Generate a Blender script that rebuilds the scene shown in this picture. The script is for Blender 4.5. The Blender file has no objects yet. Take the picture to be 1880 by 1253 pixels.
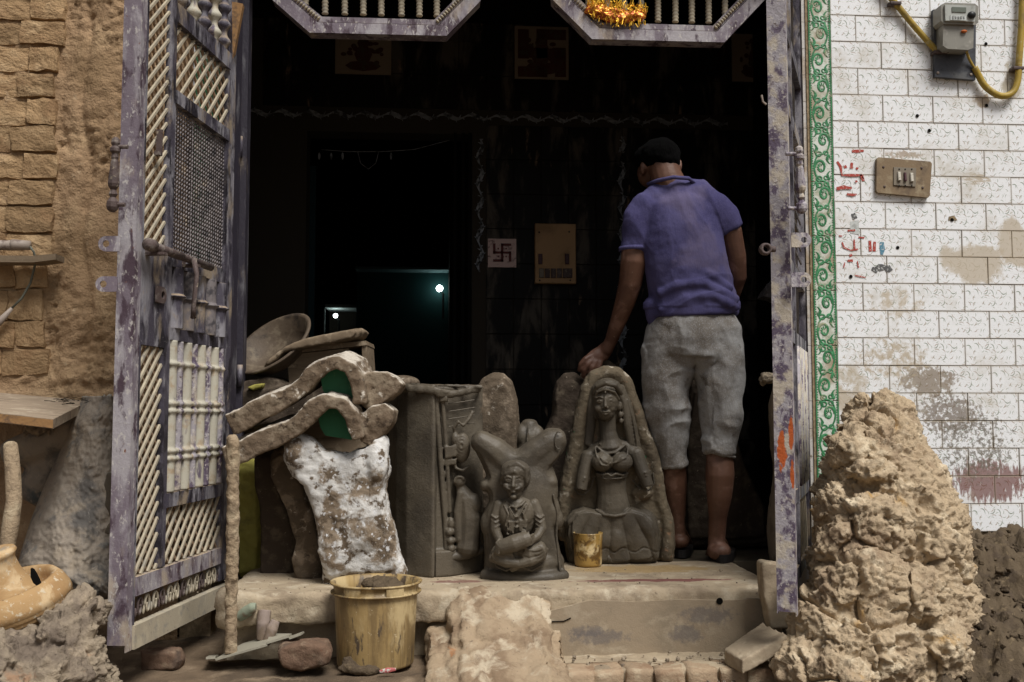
import bpy, bmesh, math, random
import numpy as np
from mathutils import Vector, Matrix, noise as mn
random.seed(7)
R = math.radians
scene = bpy.context.scene
COL = scene.collection
# ------------------------------------------------------------------ camera, world, light, exposure
F, CX, CY, ZC = 1900.0, 940.0, 626.5, 0.83
PSI, TH = R(4.3), math.atan((760 - 626.5) / 1900.0)
FW = Vector((math.sin(PSI) * math.cos(TH), math.cos(PSI) * math.cos(TH), math.sin(TH)))
RT = Vector((math.cos(PSI), -math.sin(PSI), 0))
UP = RT.cross(FW)
CAM = Vector((0, 0, ZC))
cam = bpy.data.cameras.new('camera'); cam.lens = 36 * F / 1880; cam.sensor_width = 36
cam.clip_end = 200; cam.clip_start = 0.05
camo = bpy.data.objects.new('camera', cam); COL.objects.link(camo)
m3 = Matrix((RT, UP, -FW)).transposed()
camo.matrix_world = Matrix.Translation(CAM) @ m3.to_4x4()
scene.camera = camo
world = bpy.data.worlds.new('World'); scene.world = world; world.use_nodes = True
wn = world.node_tree.nodes; wl = world.node_tree.links
bg = wn['Background']
SUN_EL, SUN_AZ = R(56), R(150)          # azimuth clockwise from +Y
sky = wn.new('ShaderNodeTexSky'); sky.sky_type = 'NISHITA'; sky.sun_disc = False
sky.sun_elevation = SUN_EL; sky.sun_rotation = SUN_AZ; sky.dust_density = 4; sky.air_density = 1.0
hs = wn.new('ShaderNodeHueSaturation'); hs.inputs['Saturation'].default_value = 0.35
wl.new(sky.outputs[0], hs.inputs['Color']); wl.new(hs.outputs[0], bg.inputs[0])
bg.inputs[1].default_value = 0.055
sl = bpy.data.lights.new('sun', 'SUN'); sl.energy = 3.0; sl.angle = R(24); sl.color = (1, .975, .94)
so = bpy.data.objects.new('sun', sl); COL.objects.link(so)
sd = Vector((math.sin(SUN_AZ) * math.cos(SUN_EL), math.cos(SUN_AZ) * math.cos(SUN_EL), math.sin(SUN_EL)))
so.rotation_euler = sd.to_track_quat('Z', 'Y').to_euler(); so.location = sd * 20
vs = scene.view_settings
vs.view_transform = 'Standard'; vs.look = 'None'; vs.gamma = 1; vs.exposure = 0.36
scene.render.engine = 'CYCLES'

# ------------------------------------------------------------------ projection helpers (pixel of the photo -> point in the place)
def ray(x, y): return FW + RT * ((x - CX) / F) - UP * ((y - CY) / F)
def PD(x, y, d): return CAM + ray(x, y) * d
def PY(x, y, Y): v = ray(x, y); return CAM + v * (Y / v.y)
def PZ(x, y, z): v = ray(x, y); return CAM + v * ((z - ZC) / v.z)

# ------------------------------------------------------------------ materials
def mat(name, base, layers=(), rough=.85, bumps=(), spec=.25, coord='Object', rnd=0.0, extra=None, metallic=0.0, emis=None, top=None, edge=None):
    m = bpy.data.materials.new(name); m.use_nodes = True
    nt = m.node_tree; N = nt.nodes; L = nt.links
    b = N['Principled BSDF']; b.inputs['Roughness'].default_value = rough
    b.inputs['Specular IOR Level'].default_value = spec; b.inputs['Metallic'].default_value = metallic
    if coord == 'World':
        g = N.new('ShaderNodeNewGeometry'); vec = g.outputs['Position']
    else:
        g = N.new('ShaderNodeTexCoord'); vec = g.outputs['Object']
    if rnd:
        oi = N.new('ShaderNodeObjectInfo'); sc = N.new('ShaderNodeVectorMath'); sc.operation = 'ADD'
        mu = N.new('ShaderNodeMath'); mu.operation = 'MULTIPLY'; mu.inputs[1].default_value = 37.0
        L.new(oi.outputs['Random'], mu.inputs[0]); L.new(vec, sc.inputs[0]); L.new(mu.outputs[0], sc.inputs[1]); vec = sc.outputs[0]
    c = N.new('ShaderNodeRGB'); c.outputs[0].default_value = (*base, 1); cur = c.outputs[0]
    if rnd:
        h = N.new('ShaderNodeHueSaturation'); mr = N.new('ShaderNodeMapRange')
        mr.inputs['To Min'].default_value = 1 - rnd; mr.inputs['To Max'].default_value = 1 + rnd
        L.new(oi.outputs['Random'], mr.inputs['Value']); L.new(mr.outputs[0], h.inputs['Value']); L.new(cur, h.inputs['Color']); cur = h.outputs[0]
    def mixc(cur, col, fac):
        mx = N.new('ShaderNodeMix'); mx.data_type = 'RGBA'
        L.new(fac, mx.inputs[0]); L.new(cur, mx.inputs[6])
        if isinstance(col, tuple): mx.inputs[7].default_value = (*col, 1)
        else: L.new(col, mx.inputs[7])
        return mx.outputs[2]
    def nz(scale, det=4, stretch=None, dist=0, typ='noise', off=0):
        v = vec
        if stretch or off:
            mp = N.new('ShaderNodeMapping'); mp.inputs['Scale'].default_value = stretch or (1, 1, 1)
            mp.inputs['Location'].default_value = (off, off * .7, off * 1.3); L.new(v, mp.inputs[0]); v = mp.outputs[0]
        if typ == 'voronoi':
            t = N.new('ShaderNodeTexVoronoi'); t.inputs['Scale'].default_value = scale; L.new(v, t.inputs['Vector']); return t.outputs['Distance']
        t = N.new('ShaderNodeTexNoise'); t.inputs['Scale'].default_value = scale; t.inputs['Detail'].default_value = det
        t.inputs['Roughness'].default_value = .62; t.inputs['Distortion'].default_value = dist
        L.new(v, t.inputs['Vector']); return t.outputs[0]
    def rng(o, lo, hi, a=0., bb=1.):
        r = N.new('ShaderNodeMapRange'); r.interpolation_type = 'SMOOTHSTEP'
        for k, v in zip(('From Min', 'From Max', 'To Min', 'To Max'), (lo, hi, a, bb)): r.inputs[k].default_value = v
        L.new(o, r.inputs['Value']); return r.outputs[0]
    def math_(op, a, bb, cl=False):
        q = N.new('ShaderNodeMath'); q.operation = op; q.use_clamp = cl
        for i, v in enumerate((a, bb)):
            if isinstance(v, (int, float)): q.inputs[i].default_value = v
            else: L.new(v, q.inputs[i])
        return q.outputs[0]
    for i, ly in enumerate(layers):
        col, s, lo, hi = ly[:4]; det = ly[4] if len(ly) > 4 else 5; st = ly[5] if len(ly) > 5 else None
        amt = ly[6] if len(ly) > 6 else 1.0
        cur = mixc(cur, col, rng(nz(s, det, st, .3, off=i * 3.1 + .01), lo, hi, 0, amt))
    env = dict(N=N, L=L, vec=vec, mixc=mixc, nz=nz, rng=rng, m=math_, b=b, nt=nt)
    if edge:     # worn edges
        g2 = N.new('ShaderNodeNewGeometry'); cur = mixc(cur, edge[0], rng(g2.outputs['Pointiness'], edge[1], edge[2]))
    if top:      # dust settled on ledges
        g3 = N.new('ShaderNodeNewGeometry'); s3 = N.new('ShaderNodeSeparateXYZ'); L.new(g3.outputs['Normal'], s3.inputs[0])
        f = math_('MULTIPLY', rng(s3.outputs[2], .3, .85), rng(nz(18), .3, .55)); cur = mixc(cur, top, f)
    if extra: cur = extra(env, cur)
    L.new(cur, b.inputs['Base Color'])
    hcur = None
    for bp in bumps:
        s, amp = bp[:2]; typ = bp[2] if len(bp) > 2 else 'noise'; st = bp[3] if len(bp) > 3 else None
        h = math_('MULTIPLY', nz(s, 6, st, typ=typ), amp)
        hcur = h if hcur is None else math_('ADD', hcur, h)
    if 'height' in env: hcur = env['height'] if hcur is None else math_('ADD', hcur, env['height'])
    if hcur is not None:
        bu = N.new('ShaderNodeBump'); bu.inputs['Distance'].default_value = 1.0; bu.inputs['Strength'].default_value = 1.0
        L.new(hcur, bu.inputs['Height']); L.new(bu.outputs[0], b.inputs['Normal'])
    if emis: b.inputs['Emission Color'].default_value = (*emis[0], 1); b.inputs['Emission Strength'].default_value = emis[1]
    return m

def blob(env, centre, rad, ns=14, lo=.45, hi=.6, stretch=None):
    """stain of its own shape: ellipsoid in the place, broken up by noise"""
    N, L = env['N'], env['L']
    g = N.new('ShaderNodeNewGeometry'); mp = N.new('ShaderNodeMapping'); mp.vector_type = 'POINT'
    mp.inputs['Scale'].default_value = tuple(1 / r for r in rad)
    mp.inputs['Location'].default_value = tuple(-c / r for c, r in zip(centre, rad)); L.new(g.outputs['Position'], mp.inputs[0])
    ln = N.new('ShaderNodeVectorMath'); ln.operation = 'LENGTH'; L.new(mp.outputs[0], ln.inputs[0])
    t = N.new('ShaderNodeTexNoise'); t.inputs['Scale'].default_value = ns; t.inputs['Detail'].default_value = 7; t.inputs['Roughness'].default_value = .65
    v = g.outputs['Position']
    if stretch:
        m2 = N.new('ShaderNodeMapping'); m2.inputs['Scale'].default_value = stretch; L.new(v, m2.inputs[0]); v = m2.outputs[0]
    L.new(v, t.inputs['Vector'])
    fall = env['rng'](ln.outputs['Value'], 1.15, .2, 0, .5)
    return env['rng'](env['m']('ADD', t.outputs[0], fall), lo + .3, hi + .3)

def dashes(env, scale, seed, a=.42, b=.07, curve=1.1, keep=.6, stretch=(1, 1, 1)):
    """little curved brush strokes, one per voronoi cell, fixed to the tile's own x-z face"""
    N, L, m = env['N'], env['L'], env['m']
    tc = N.new('ShaderNodeTexCoord'); sp = N.new('ShaderNodeSeparateXYZ'); L.new(tc.outputs['Object'], sp.inputs[0])
    cb = N.new('ShaderNodeCombineXYZ'); L.new(sp.outputs[0], cb.inputs[0]); L.new(sp.outputs[2], cb.inputs[1])
    mp = N.new('ShaderNodeMapping'); mp.inputs['Scale'].default_value = (scale * stretch[0], scale * stretch[1], 1)
    mp.inputs['Location'].default_value = (seed, seed * 1.7, 0); L.new(cb.outputs[0], mp.inputs[0])
    v = N.new('ShaderNodeTexVoronoi'); v.voronoi_dimensions = '2D'; v.inputs['Scale'].default_value = 1; v.inputs['Randomness'].default_value = .85
    L.new(mp.outputs[0], v.inputs['Vector'])
    sub = N.new('ShaderNodeVectorMath'); sub.operation = 'SUBTRACT'; L.new(mp.outputs[0], sub.inputs[0]); L.new(v.outputs['Position'], sub.inputs[1])
    sc = N.new('ShaderNodeSeparateColor'); L.new(v.outputs['Color'], sc.inputs[0])
    ro = N.new('ShaderNodeVectorRotate'); ro.rotation_type = 'Z_AXIS'; L.new(sub.outputs[0], ro.inputs['Vector'])
    L.new(m('MULTIPLY', sc.outputs[0], 6.283), ro.inputs['Angle'])
    s2 = N.new('ShaderNodeSeparateXYZ'); L.new(ro.outputs[0], s2.inputs[0]); x, y = s2.outputs[0], s2.outputs[1]
    xx = m('MULTIPLY', x, x); y2 = m('SUBTRACT', y, m('MULTIPLY', xx, curve)); y2 = m('ADD', y2, 0.08)
    e = m('ADD', m('DIVIDE', xx, a * a), m('DIVIDE', m('MULTIPLY', y2, y2), b * b))
    return m('MULTIPLY', env['rng'](e, 1.0, .55), env['rng'](sc.outputs[1], keep + .02, keep - .02))

DUST = (.36, .27, .17)
MUD = mat('mud plaster', (.345, .23, .135), [((.27, .18, .10), 3, .45, .7), ((.48, .34, .20), 5, .5, .75), ((.22, .15, .09), 45, .6, .75, 5, None, .6), ((.5, .4, .27), 22, .6, .78, 6, None, .5)], .95, [(28, .014), (95, .007), (300, .002)], .1, 'World')
ADOBE = mat('adobe brick', (.335, .222, .12), [((.26, .16, .085), 7, .45, .7), ((.47, .33, .19), 13, .5, .72), ((.2, .13, .08), 80, .6, .75, 5, None, .5)], .95, [(40, .012), (130, .006)], .1, rnd=.26)
TILE_X = 3.77
def tile_extra(env, cur):
    N, L, mixc, rng, m = env['N'], env['L'], env['mixc'], env['rng'], env['m']
    cur = mixc(cur, (.20, .24, .15), m('MULTIPLY', dashes(env, 52, 1.3, .42, .085, 1.0, .50), .62))
    cur = mixc(cur, (.30, .21, .14), m('MULTIPLY', dashes(env, 42, 5.9, .46, .07, .9, .5), .8))
    cur = mixc(cur, (.15, .19, .12), m('MULTIPLY', dashes(env, 30, 9.2, .46, .055, 1.3, .38, (1.1, .8, 1)), .85))
    cur = mixc(cur, (.45, .42, .36), m('MULTIPLY', dashes(env, 120, 3.2, .4, .09, .8, .45), .45))
    # dirt: general grime, heavier low down and near the mound; own-shaped stains
    P = lambda x, y: tuple(PY(x, y, TILE_X))
    for (c, rad, ns, lo, hi, col, st) in [
        (P(1790, 485), (.20, .5, .11), 12, .42, .52, (.46, .385, .28), None),
        (P(1865, 450), (.10, .5, .14), 9, .38, .46, (.46, .385, .28), None),
        (P(1640, 560), (.25, .5, .15), 25, .62, .76, (.48, .40, .29), None),
        (P(1700, 700), (.22, .5, .11), 45, .56, .62, (.20, .145, .09), None),
        (P(1740, 760), (.26, .5, .15), 60, .58, .64, (.16, .12, .085), None),
        (P(1640, 660), (.30, .5, .18), 30, .60, .74, (.42, .34, .23), None),
        (P(1815, 885), (.24, .5, .13), 40, .47, .55, (.15, .035, .022), (2.2, 1, .5)),
        (P(1790, 820), (.35, .5, .3), 80, .66, .72, (.14, .12, .09), None),
        (P(1560, 740), (.14, .5, .35), 22, .56, .72, (.44, .36, .25), None),
        (P(1800, 185), (.06, .5, .05), 30, .5, .62, (.35, .25, .14), None),
        (P(1660, 285), (.15, .5, .03), 50, .55, .68, (.33, .25, .17), None),
        (P(1860, 150), (.10, .5, .16), 20, .55, .68, (.4, .34, .24), None),
        (P(1790, 330), (.13, .5, .05), 40, .58, .68, (.42, .34, .24), (1, 1, 3))]:
        cur = mixc(cur, col, m('MULTIPLY', blob(env, c, rad, ns, lo - .01, hi + .05, st), .8))
    g = N.new('ShaderNodeNewGeometry')
    t = N.new('ShaderNodeTexNoise'); t.inputs['Scale'].default_value = 6; t.inputs['Detail'].default_value = 9; t.inputs['Roughness'].default_value = .7
    L.new(g.outputs['Position'], t.inputs['Vector'])
    cur = mixc(cur, (.45, .40, .31), rng(t.outputs[0], .48, .75, 0, .65))
    t2 = N.new('ShaderNodeTexNoise'); t2.inputs['Scale'].default_value = 70; t2.inputs['Detail'].default_value = 4
    L.new(g.outputs['Position'], t2.inputs['Vector'])
    cur = mixc(cur, (.25, .2, .13), rng(t2.outputs[0], .70, .76, 0, .8))
    # grubby tile rims
    tc = N.new('ShaderNodeTexCoord'); sp = N.new('ShaderNodeSeparateXYZ'); L.new(tc.outputs['Generated'], sp.inputs[0])
    def rim(o, w): return m('MAXIMUM', rng(o, w, 0), rng(o, 1 - w, 1))
    f = m('MAXIMUM', rim(sp.outputs[0], .03), rim(sp.outputs[2], .06))
    return mixc(cur, (.38, .31, .21), m('MULTIPLY', f, .45))
WTILE = mat('white glazed tile', (.78, .79, .80), [], .38, [(60, .0006)], .4, 'World', extra=tile_extra)
def rev_extra(env, cur):
    m, mixc = env['m'], env['mixc']
    tc = env['N'].new('ShaderNodeTexCoord')
    return mixc(cur, (.22, .2, .16), m('MULTIPLY', dashes(env, 62, 1.3, .40, .075, 1.0, .62), .5))
REVT = mat('reveal tile', (.50, .48, .45), [((.33, .26, .18), 6, .42, .62), ((.25, .2, .15), 60, .6, .7)], .45, [(50, .001)], .4, 'World', extra=rev_extra)
GROUT = mat('grout', (.30, .225, .14), [((.2, .15, .09), 60, .4, .6)], .95, [(200, .001)], coord='World')
BTILE = mat('border tile white', (.62, .64, .58), [((.42, .42, .32), 14, .45, .65), ((.25, .32, .22), 60, .5, .62, 5, None, .6), ((.34, .28, .19), 4, .52, .66)], .4, [(90, .001)], .4, 'World')
GREEN = mat('green glaze', (.03, .15, .06), [((.06, .26, .11), 50, .4, .65), ((.3, .3, .2), 22, .56, .68)], .4, [], .4, 'World')
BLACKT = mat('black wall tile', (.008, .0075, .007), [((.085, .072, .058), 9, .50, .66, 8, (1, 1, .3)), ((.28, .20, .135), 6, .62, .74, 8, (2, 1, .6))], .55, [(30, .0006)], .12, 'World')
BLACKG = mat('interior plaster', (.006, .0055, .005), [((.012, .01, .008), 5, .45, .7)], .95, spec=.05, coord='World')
BLKGROUT = mat('dark grout', (.045, .038, .03), [], .95, spec=.05)
GREYORN = mat('grey ornament glaze', (.26, .28, .31), [((.05, .05, .05), 25, .45, .65)], .5, spec=.2, coord='World')
PAINT = mat('purple gate paint', (.165, .135, .16), [((.34, .315, .33), 13, .44, .60, 9, (1, 1, .35)), ((.065, .042, .055), 20, .52, .62, 9, (1, 1, .35)), ((.38, .315, .25), 7, .52, .66, 9, (1, 1, .5)), ((.48, .45, .42), 75, .56, .66, 5, (1, 1, .6), .8), ((.16, .07, .045), 40, .66, .74)], .6, [(60, .002), (200, .0008)], .3, 'World', top=(.40, .32, .23))
def smear_extra(env, cur):
    for (x, y, rx, rz) in ((1436, 830, .02, .09), (1452, 800, .012, .08), (1452, 870, .010, .07)):
        cur = env['mixc'](cur, (.42, .09, .02), blob(env, tuple(PD(x, y, 3.06)), (rx, .2, rz), 60, .50, .58, (1, 1, .4)))
    return cur
PAINT2 = mat('whitish flaked gate paint', (.32, .295, .315), [((.10, .075, .11), 26, .47, .56, 9, (1, 1, .6)), ((.44, .385, .31), 13, .50, .62, 8), ((.50, .46, .42), 80, .55, .64, 5, None, .8), ((.09, .06, .05), 60, .62, .7)], .65, [(60, .003), (200, .001)], .3, 'World', extra=smear_extra)
DPAINT = mat('dark gate paint', (.06, .053, .07), [((.24, .23, .25), 15, .45, .60, 9, (1, 1, .3)), ((.018, .015, .02), 20, .5, .62, 9, (1, 1, .4)), ((.27, .215, .155), 9, .53, .66, 9, (1, 1, .5)), ((.26, .25, .245), 100, .62, .72, 4, None, .7)], .6, [(60, .002), (200, .0008)], .3, 'World', top=(.34, .26, .18))
LATT = mat('dusty lattice', (.38, .33, .245), [((.27, .25, .21), 25, .5, .7), ((.12, .10, .11), 40, .62, .74), ((.47, .41, .30), 15, .5, .7)], .8, [(150, .001)], .2, 'World')
LATB = mat('lattice back bars', (.30, .21, .14), [((.38, .30, .21), 25, .5, .7), ((.06, .05, .055), 40, .6, .74)], .8, [(150, .001)], .2, 'World')
SPIN = mat('creamy painted spindle', (.42, .395, .32), [((.10, .08, .11), 16, .56, .66, 7, (1, 1, .4)), ((.35, .27, .18), 22, .5, .7)], .7, [(120, .0012)], .3, 'World')
WIRE = mat('dusty wire mesh', (.17, .15, .15), [((.05, .045, .05), 30, .45, .65), ((.3, .24, .18), 12, .6, .75)], .7, [], .3, 'World')
RUSTY = mat('rusty iron', (.085, .06, .055), [((.20, .17, .15), 30, .5, .7), ((.04, .03, .03), 20, .55, .7), ((.32, .27, .2), 60, .60, .72)], .7, [(120, .0015)], .3, 'World')
MUDPIPE = mat('mud coated pipe', (.33, .25, .165), [((.20, .15, .10), 40, .48, .66), ((.42, .34, .23), 18, .5, .7)], .95, [(70, .006), (220, .002)], .1, 'World')
CLAY = mat('wet grey clay', (.100, .083, .060), [((.068, .057, .043), 5, .42, .62, 8), ((.118, .10, .074), 8, .54, .70, 7, None, .8), ((.14, .118, .088), 90, .62, .72, 4, None, .6)], .46, [(45, .0026), (170, .0013)], .28, 'World', edge=((.11, .092, .07), .55, .72))
CRUST = mat('crusty plaster mould', (.10, .076, .053), [((.21, .165, .12), 16, .48, .64, 8), ((.45, .40, .33), 26, .60, .70, 8), ((.055, .042, .032), 34, .58, .70, 7)], .9, [(50, .005), (160, .002)], .12, 'World', edge=((.36, .30, .22), .53, .62))
WHITEM = mat('white crusted mould', (.56, .545, .515), [((.22, .17, .12), 8, .46, .56, 9), ((.12, .09, .062), 24, .52, .60, 8), ((.62, .62, .62), 60, .56, .66)], .9, [(60, .004), (200, .0015)], .12, 'World')
SADDLEM = mat('brown and white mould', (.15, .11, .075), [((.24, .19, .135), 14, .46, .62, 8), ((.60, .55, .47), 13, .60, .66, 9), ((.07, .05, .035), 34, .56, .66, 7)], .9, [(50, .005), (160, .0018)], .12, 'World', top=(.50, .45, .38), edge=((.42, .36, .27), .54, .64))
RIMM = mat('mould crust pale', (.14, .112, .075), [((.095, .075, .052), 12, .48, .62, 8), ((.42, .37, .29), 20, .58, .68, 8), ((.25, .15, .09), 30, .60, .70, 7), ((.05, .16, .08), 26, .67, .70)], .85, [(50, .005), (160, .002)], .15, 'World', edge=((.42, .36, .26), .54, .66))
DARKM = mat('dark brown mould', (.052, .038, .027), [((.10, .078, .055), 18, .48, .66, 8), ((.24, .2, .15), 70, .66, .72)], .85, [(50, .004), (160, .0015)], .2, 'World')
GRNLIN = mat('green mould lining', (.025, .13, .062), [((.02, .085, .04), 8, .45, .7), ((.07, .17, .09), 60, .64, .72)], .6, [(60, .001)], .25, 'World')
GRNPAT = mat('green paint patch', (.05, .22, .10), [((.12, .3, .18), 60, .5, .6)], .7)
WOOD = mat('dusty wood', (.18, .135, .09), [((.10, .075, .05), 12, .5, .66, 6, (.2, 1, 3)), ((.30, .24, .17), 20, .52, .7)], .85, [(90, .0015)], .15, 'World')
PLANK = mat('weathered plank', (.30, .235, .17), [((.16, .12, .085), 18, .5, .66, 8, (.3, 2, 2)), ((.42, .35, .26), 20, .5, .7)], .85, [(90, .002, 'noise', (.3, 3, 3))], .15, 'World')
PLANKE = mat('plank edge', (.30, .17, .075), [((.16, .1, .06), 30, .5, .66)], .85, [(90, .002)], .15, 'World')
SACK = mat('mud caked sheet', (.27, .23, .185), [((.12, .11, .10), 7, .46, .62, 8), ((.30, .25, .19), 12, .5, .68, 8), ((.09, .105, .11), 5, .58, .68), ((.34, .29, .23), 60, .6, .7, 4, None, .6)], .85, [(30, .005), (130, .002)], .15, 'World', edge=((.3, .28, .24), .53, .62))
TERRA = mat('dusty yellow earthenware', (.37, .235, .11), [((.33, .20, .09), 8, .46, .6, 8), ((.52, .38, .22), 12, .5, .64, 8), ((.5, .42, .3), 60, .58, .66), ((.27, .23, .18), 9, .56, .66, 8), ((.2, .12, .06), 40, .64, .70)], .9, [(60, .0015), (200, .0006)], .25, 'World')
EARTH = mat('dry clay lumps', (.42, .325, .215), [((.30, .22, .145), 6, .47, .65, 8), ((.60, .50, .355), 11, .52, .68, 8), ((.44, .28, .12), 7, .61, .72, 6), ((.16, .12, .085), 60, .60, .72, 6, None, .7), ((.54, .46, .34), 40, .6, .74, 6, None, .7)], .95, [(36, .011), (110, .0045), (320, .0014)], .1, 'World')
EARTHG = mat('grey clay clods', (.29, .235, .17), [((.165, .13, .10), 6, .45, .65, 8), ((.36, .29, .21), 14, .52, .70, 8), ((.30, .19, .12), 9, .62, .72)], .95, [(36, .009), (110, .004), (300, .0014)], .1, 'World')
DIRT = mat('dark dirt', (.10, .074, .047), [((.075, .055, .038), 12, .45, .65, 8), ((.22, .165, .10), 30, .56, .72, 8)], .95, [(60, .006), (220, .002)], .15, 'World')
CLOD = mat('dirt clod', (.14, .10, .062), [((.08, .06, .04), 14, .45, .65), ((.26, .19, .11), 30, .56, .72)], .95, [(70, .004), (220, .0015)], .1, rnd=.3)
GROUND = mat('trodden earth', (.16, .115, .075), [((.09, .066, .045), 3, .45, .65, 8), ((.24, .18, .12), 9, .52, .7, 8)], .95, [(30, .006), (120, .003)], .15, 'World')
def stoop_extra(env, cur):
    mixc, m = env['mixc'], env['m']
    def pz(x, y): return tuple(PZ(x, y, .262))
    def py(x, y): return tuple(PY(x, y, 3.36))
    cur = mixc(cur, (.33, .225, .10), m('MULTIPLY', blob(env, pz(1180, 1045), (.40, .14, .2), 22, .40, .56, (1, 3, 1)), .8))
    cur = mixc(cur, (.15, .045, .045), m('MULTIPLY', blob(env, pz(1200, 1066), (.42, .045, .15), 20, .46, .58, (.8, 3, 1)), .85))
    cur = mixc(cur, (.16, .07, .06), m('MULTIPLY', blob(env, pz(840, 1068), (.18, .05, .15), 40, .54, .62, (1, 3, 1)), .8))
    return cur
STOOP = mat('dusty cement sill', (.36, .29, .20), [((.25, .195, .135), 7, .45, .66, 8), ((.45, .385, .285), 14, .5, .7, 8), ((.2, .155, .11), 70, .62, .72)], .9, [(40, .004), (130, .002)], .15, 'World', extra=stoop_extra)
def riser_extra(env, cur):
    mixc, m = env['mixc'], env['m']
    def py(x, y): return tuple(PY(x, y, 3.34))
    for c, r in ((py(1100, 1170), (.15, .3, .04)), (py(1080, 1160), (.10, .3, .03)), (py(1260, 1165), (.09, .3, .05)), (py(1300, 1130), (.15, .3, .05))):
        cur = mixc(cur, (.13, .115, .11), m('MULTIPLY', blob(env, c, r, 60, .42, .70), .65))
    return cur
RISER = mat('cement riser', (.285, .225, .155), [((.23, .185, .13), 6, .45, .66, 8), ((.34, .28, .20), 18, .52, .7)], .85, [(50, .0015), (180, .001)], .2, 'World', extra=riser_extra)
CEMENT = mat('broken cement block', (.33, .25, .165), [((.22, .155, .10), 6, .44, .60, 8), ((.46, .385, .28), 9, .50, .64, 8), ((.38, .20, .10), 9, .66, .74), ((.18, .135, .095), 60, .6, .72)], .95, [(40, .006), (120, .003)], .1, 'World')
BRICKM = mat('dusty step brick', (.34, .25, .165), [((.25, .165, .105), 14, .45, .65), ((.44, .36, .25), 22, .5, .7)], .95, [(50, .004), (160, .002)], .1, rnd=.12)
SLAB = mat('stone slab', (.33, .265, .185), [((.25, .195, .135), 10, .45, .66), ((.42, .35, .25), 22, .5, .7)], .9, [(40, .002), (150, .001)], .15)
REDBR = mat('old red brick', (.15, .095, .065), [((.09, .065, .05), 14, .45, .65), ((.22, .16, .11), 22, .5, .7), ((.22, .085, .045), 9, .6, .7)], .95, [(50, .004), (160, .002)], .1)
def bucket_extra(env, cur):
    m, mixc = env['m'], env['mixc']
    cur = mixc(cur, (.07, .05, .035), m('MULTIPLY', blob(env, tuple(PZ(650, 1228, .03)), (.15, .2, .05), 22, .42, .52), .9))
    return cur
BUCK = mat('dirty yellow plastic', (.34, .235, .10), [((.20, .135, .06), 9, .44, .58, 8, (2.2, 2.2, .3)), ((.47, .36, .19), 6, .48, .60, 8, (1.4, 1.4, .6)), ((.085, .062, .042), 15, .57, .66, 9, (2, 2, .6)), ((.6, .5, .32), 60, .64, .72, 5, None, .7)], .5, [(60, .0012)], .35, 'Object', extra=bucket_extra)
TUMB = mat('dirty yellow tumbler', (.40, .25, .07), [((.14, .075, .02), 22, .46, .56, 8), ((.70, .55, .30), 12, .50, .62), ((.1, .06, .02), 60, .60, .68)], .38, [(80, .001)], .5, 'World')
SHIRT = mat('purple cotton', (.078, .072, .165), [((.055, .050, .125), 5, .42, .62), ((.11, .094, .17), 4, .48, .66, 5), ((.12, .115, .21), 250, .45, .65, 2, None, .25)], .92, [(9, .006, 'noise', (2.2, 1, 1)), (22, .002), (600, .0004)], .08, 'World')
SHORTS = mat('grey jersey', (.275, .27, .26), [((.18, .162, .14), 5, .40, .60, 7), ((.115, .098, .08), 7, .55, .68, 8), ((.36, .36, .38), 220, .5, .65, 2, None, .5), ((.12, .10, .08), 30, .70, .76)], .95, [(10, .008, 'noise', (2.4, 1.4, 1)), (26, .003), (500, .0005)], .06, 'World')
SKIN = mat('dark tan skin', (.13, .064, .040), [((.09, .042, .027), 6, .42, .62, 7), ((.20, .11, .08), 14, .52, .68, 7), ((.36, .27, .22), 50, .66, .76, 5, None, .5)], .5, [(90, .0008), (300, .0004)], .35, 'World')
HAIR = mat('black hair', (.0015, .0014, .0014), [], 1.0, [(110, .010, 'noise', (3, 3, .4))], .08, 'World')
RUBBER = mat('black sandal sole', (.018, .016, .016), [((.06, .05, .04), 40, .55, .7)], .6)
STRAP = mat('brown leather strap', (.07, .035, .02), [], .5)
PVC = mat('old yellow conduit', (.36, .245, .035), [((.20, .14, .04), 12, .48, .66), ((.40, .32, .14), 40, .58, .7), ((.12, .09, .05), 25, .62, .72)], .5, [(100, .0008)], .35, 'World')
DBOARD = mat('dark meter board', (.045, .048, .058), [((.09, .09, .09), 14, .5, .7), ((.02, .02, .025), 30, .5, .7)], .5, [(60, .001)], .35, 'World')
METERG = mat('grey meter casing', (.22, .21, .18), [((.13, .12, .10), 12, .48, .68), ((.32, .30, .26), 30, .56, .7)], .4, [], .4, 'World')
METERC = mat('pale meter cover', (.38, .39, .36), [((.26, .26, .23), 16, .5, .7)], .35, [], .4, 'World')
LCD = mat('meter display', (.13, .145, .12), [], .3)
LABELM = mat('meter label', (.50, .52, .50), [((.35, .36, .34), 60, .5, .6)], .6)
BLACKP = mat('black plastic', (.02, .02, .02), [], .4)
ORANGE = mat('orange tag', (.5, .13, .03), [], .6)
SWPL = mat('dusty brown switch plate', (.21, .15, .09), [((.14, .10, .065), 12, .46, .66), ((.28, .22, .14), 25, .52, .7)], .7, [(100, .0008)], .25, 'World')
SWW = mat('switch ivory', (.5, .47, .40), [((.3, .26, .2), 120, .55, .65)], .5)
SWD = mat('switch frame', (.20, .17, .13), [], .6)
MAROON = mat('maroon switch', (.07, .03, .035), [], .5)
REDP = mat('red paint mark', (.36, .055, .04), [((.6, .5, .45), 180, .56, .62)], .7, coord='World')
BLUEP = mat('blue paint mark', (.09, .22, .30), [((.6, .6, .6), 150, .54, .62)], .7, coord='World')
INKP = mat('dark sticker', (.10, .10, .10), [((.5, .5, .48), 160, .55, .6)], .7, coord='World')
SWTILE = mat('pinkish charm tile', (.62, .45, .42), [((.2, .12, .11), 40, .5, .7)], .5, coord='World')
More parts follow.
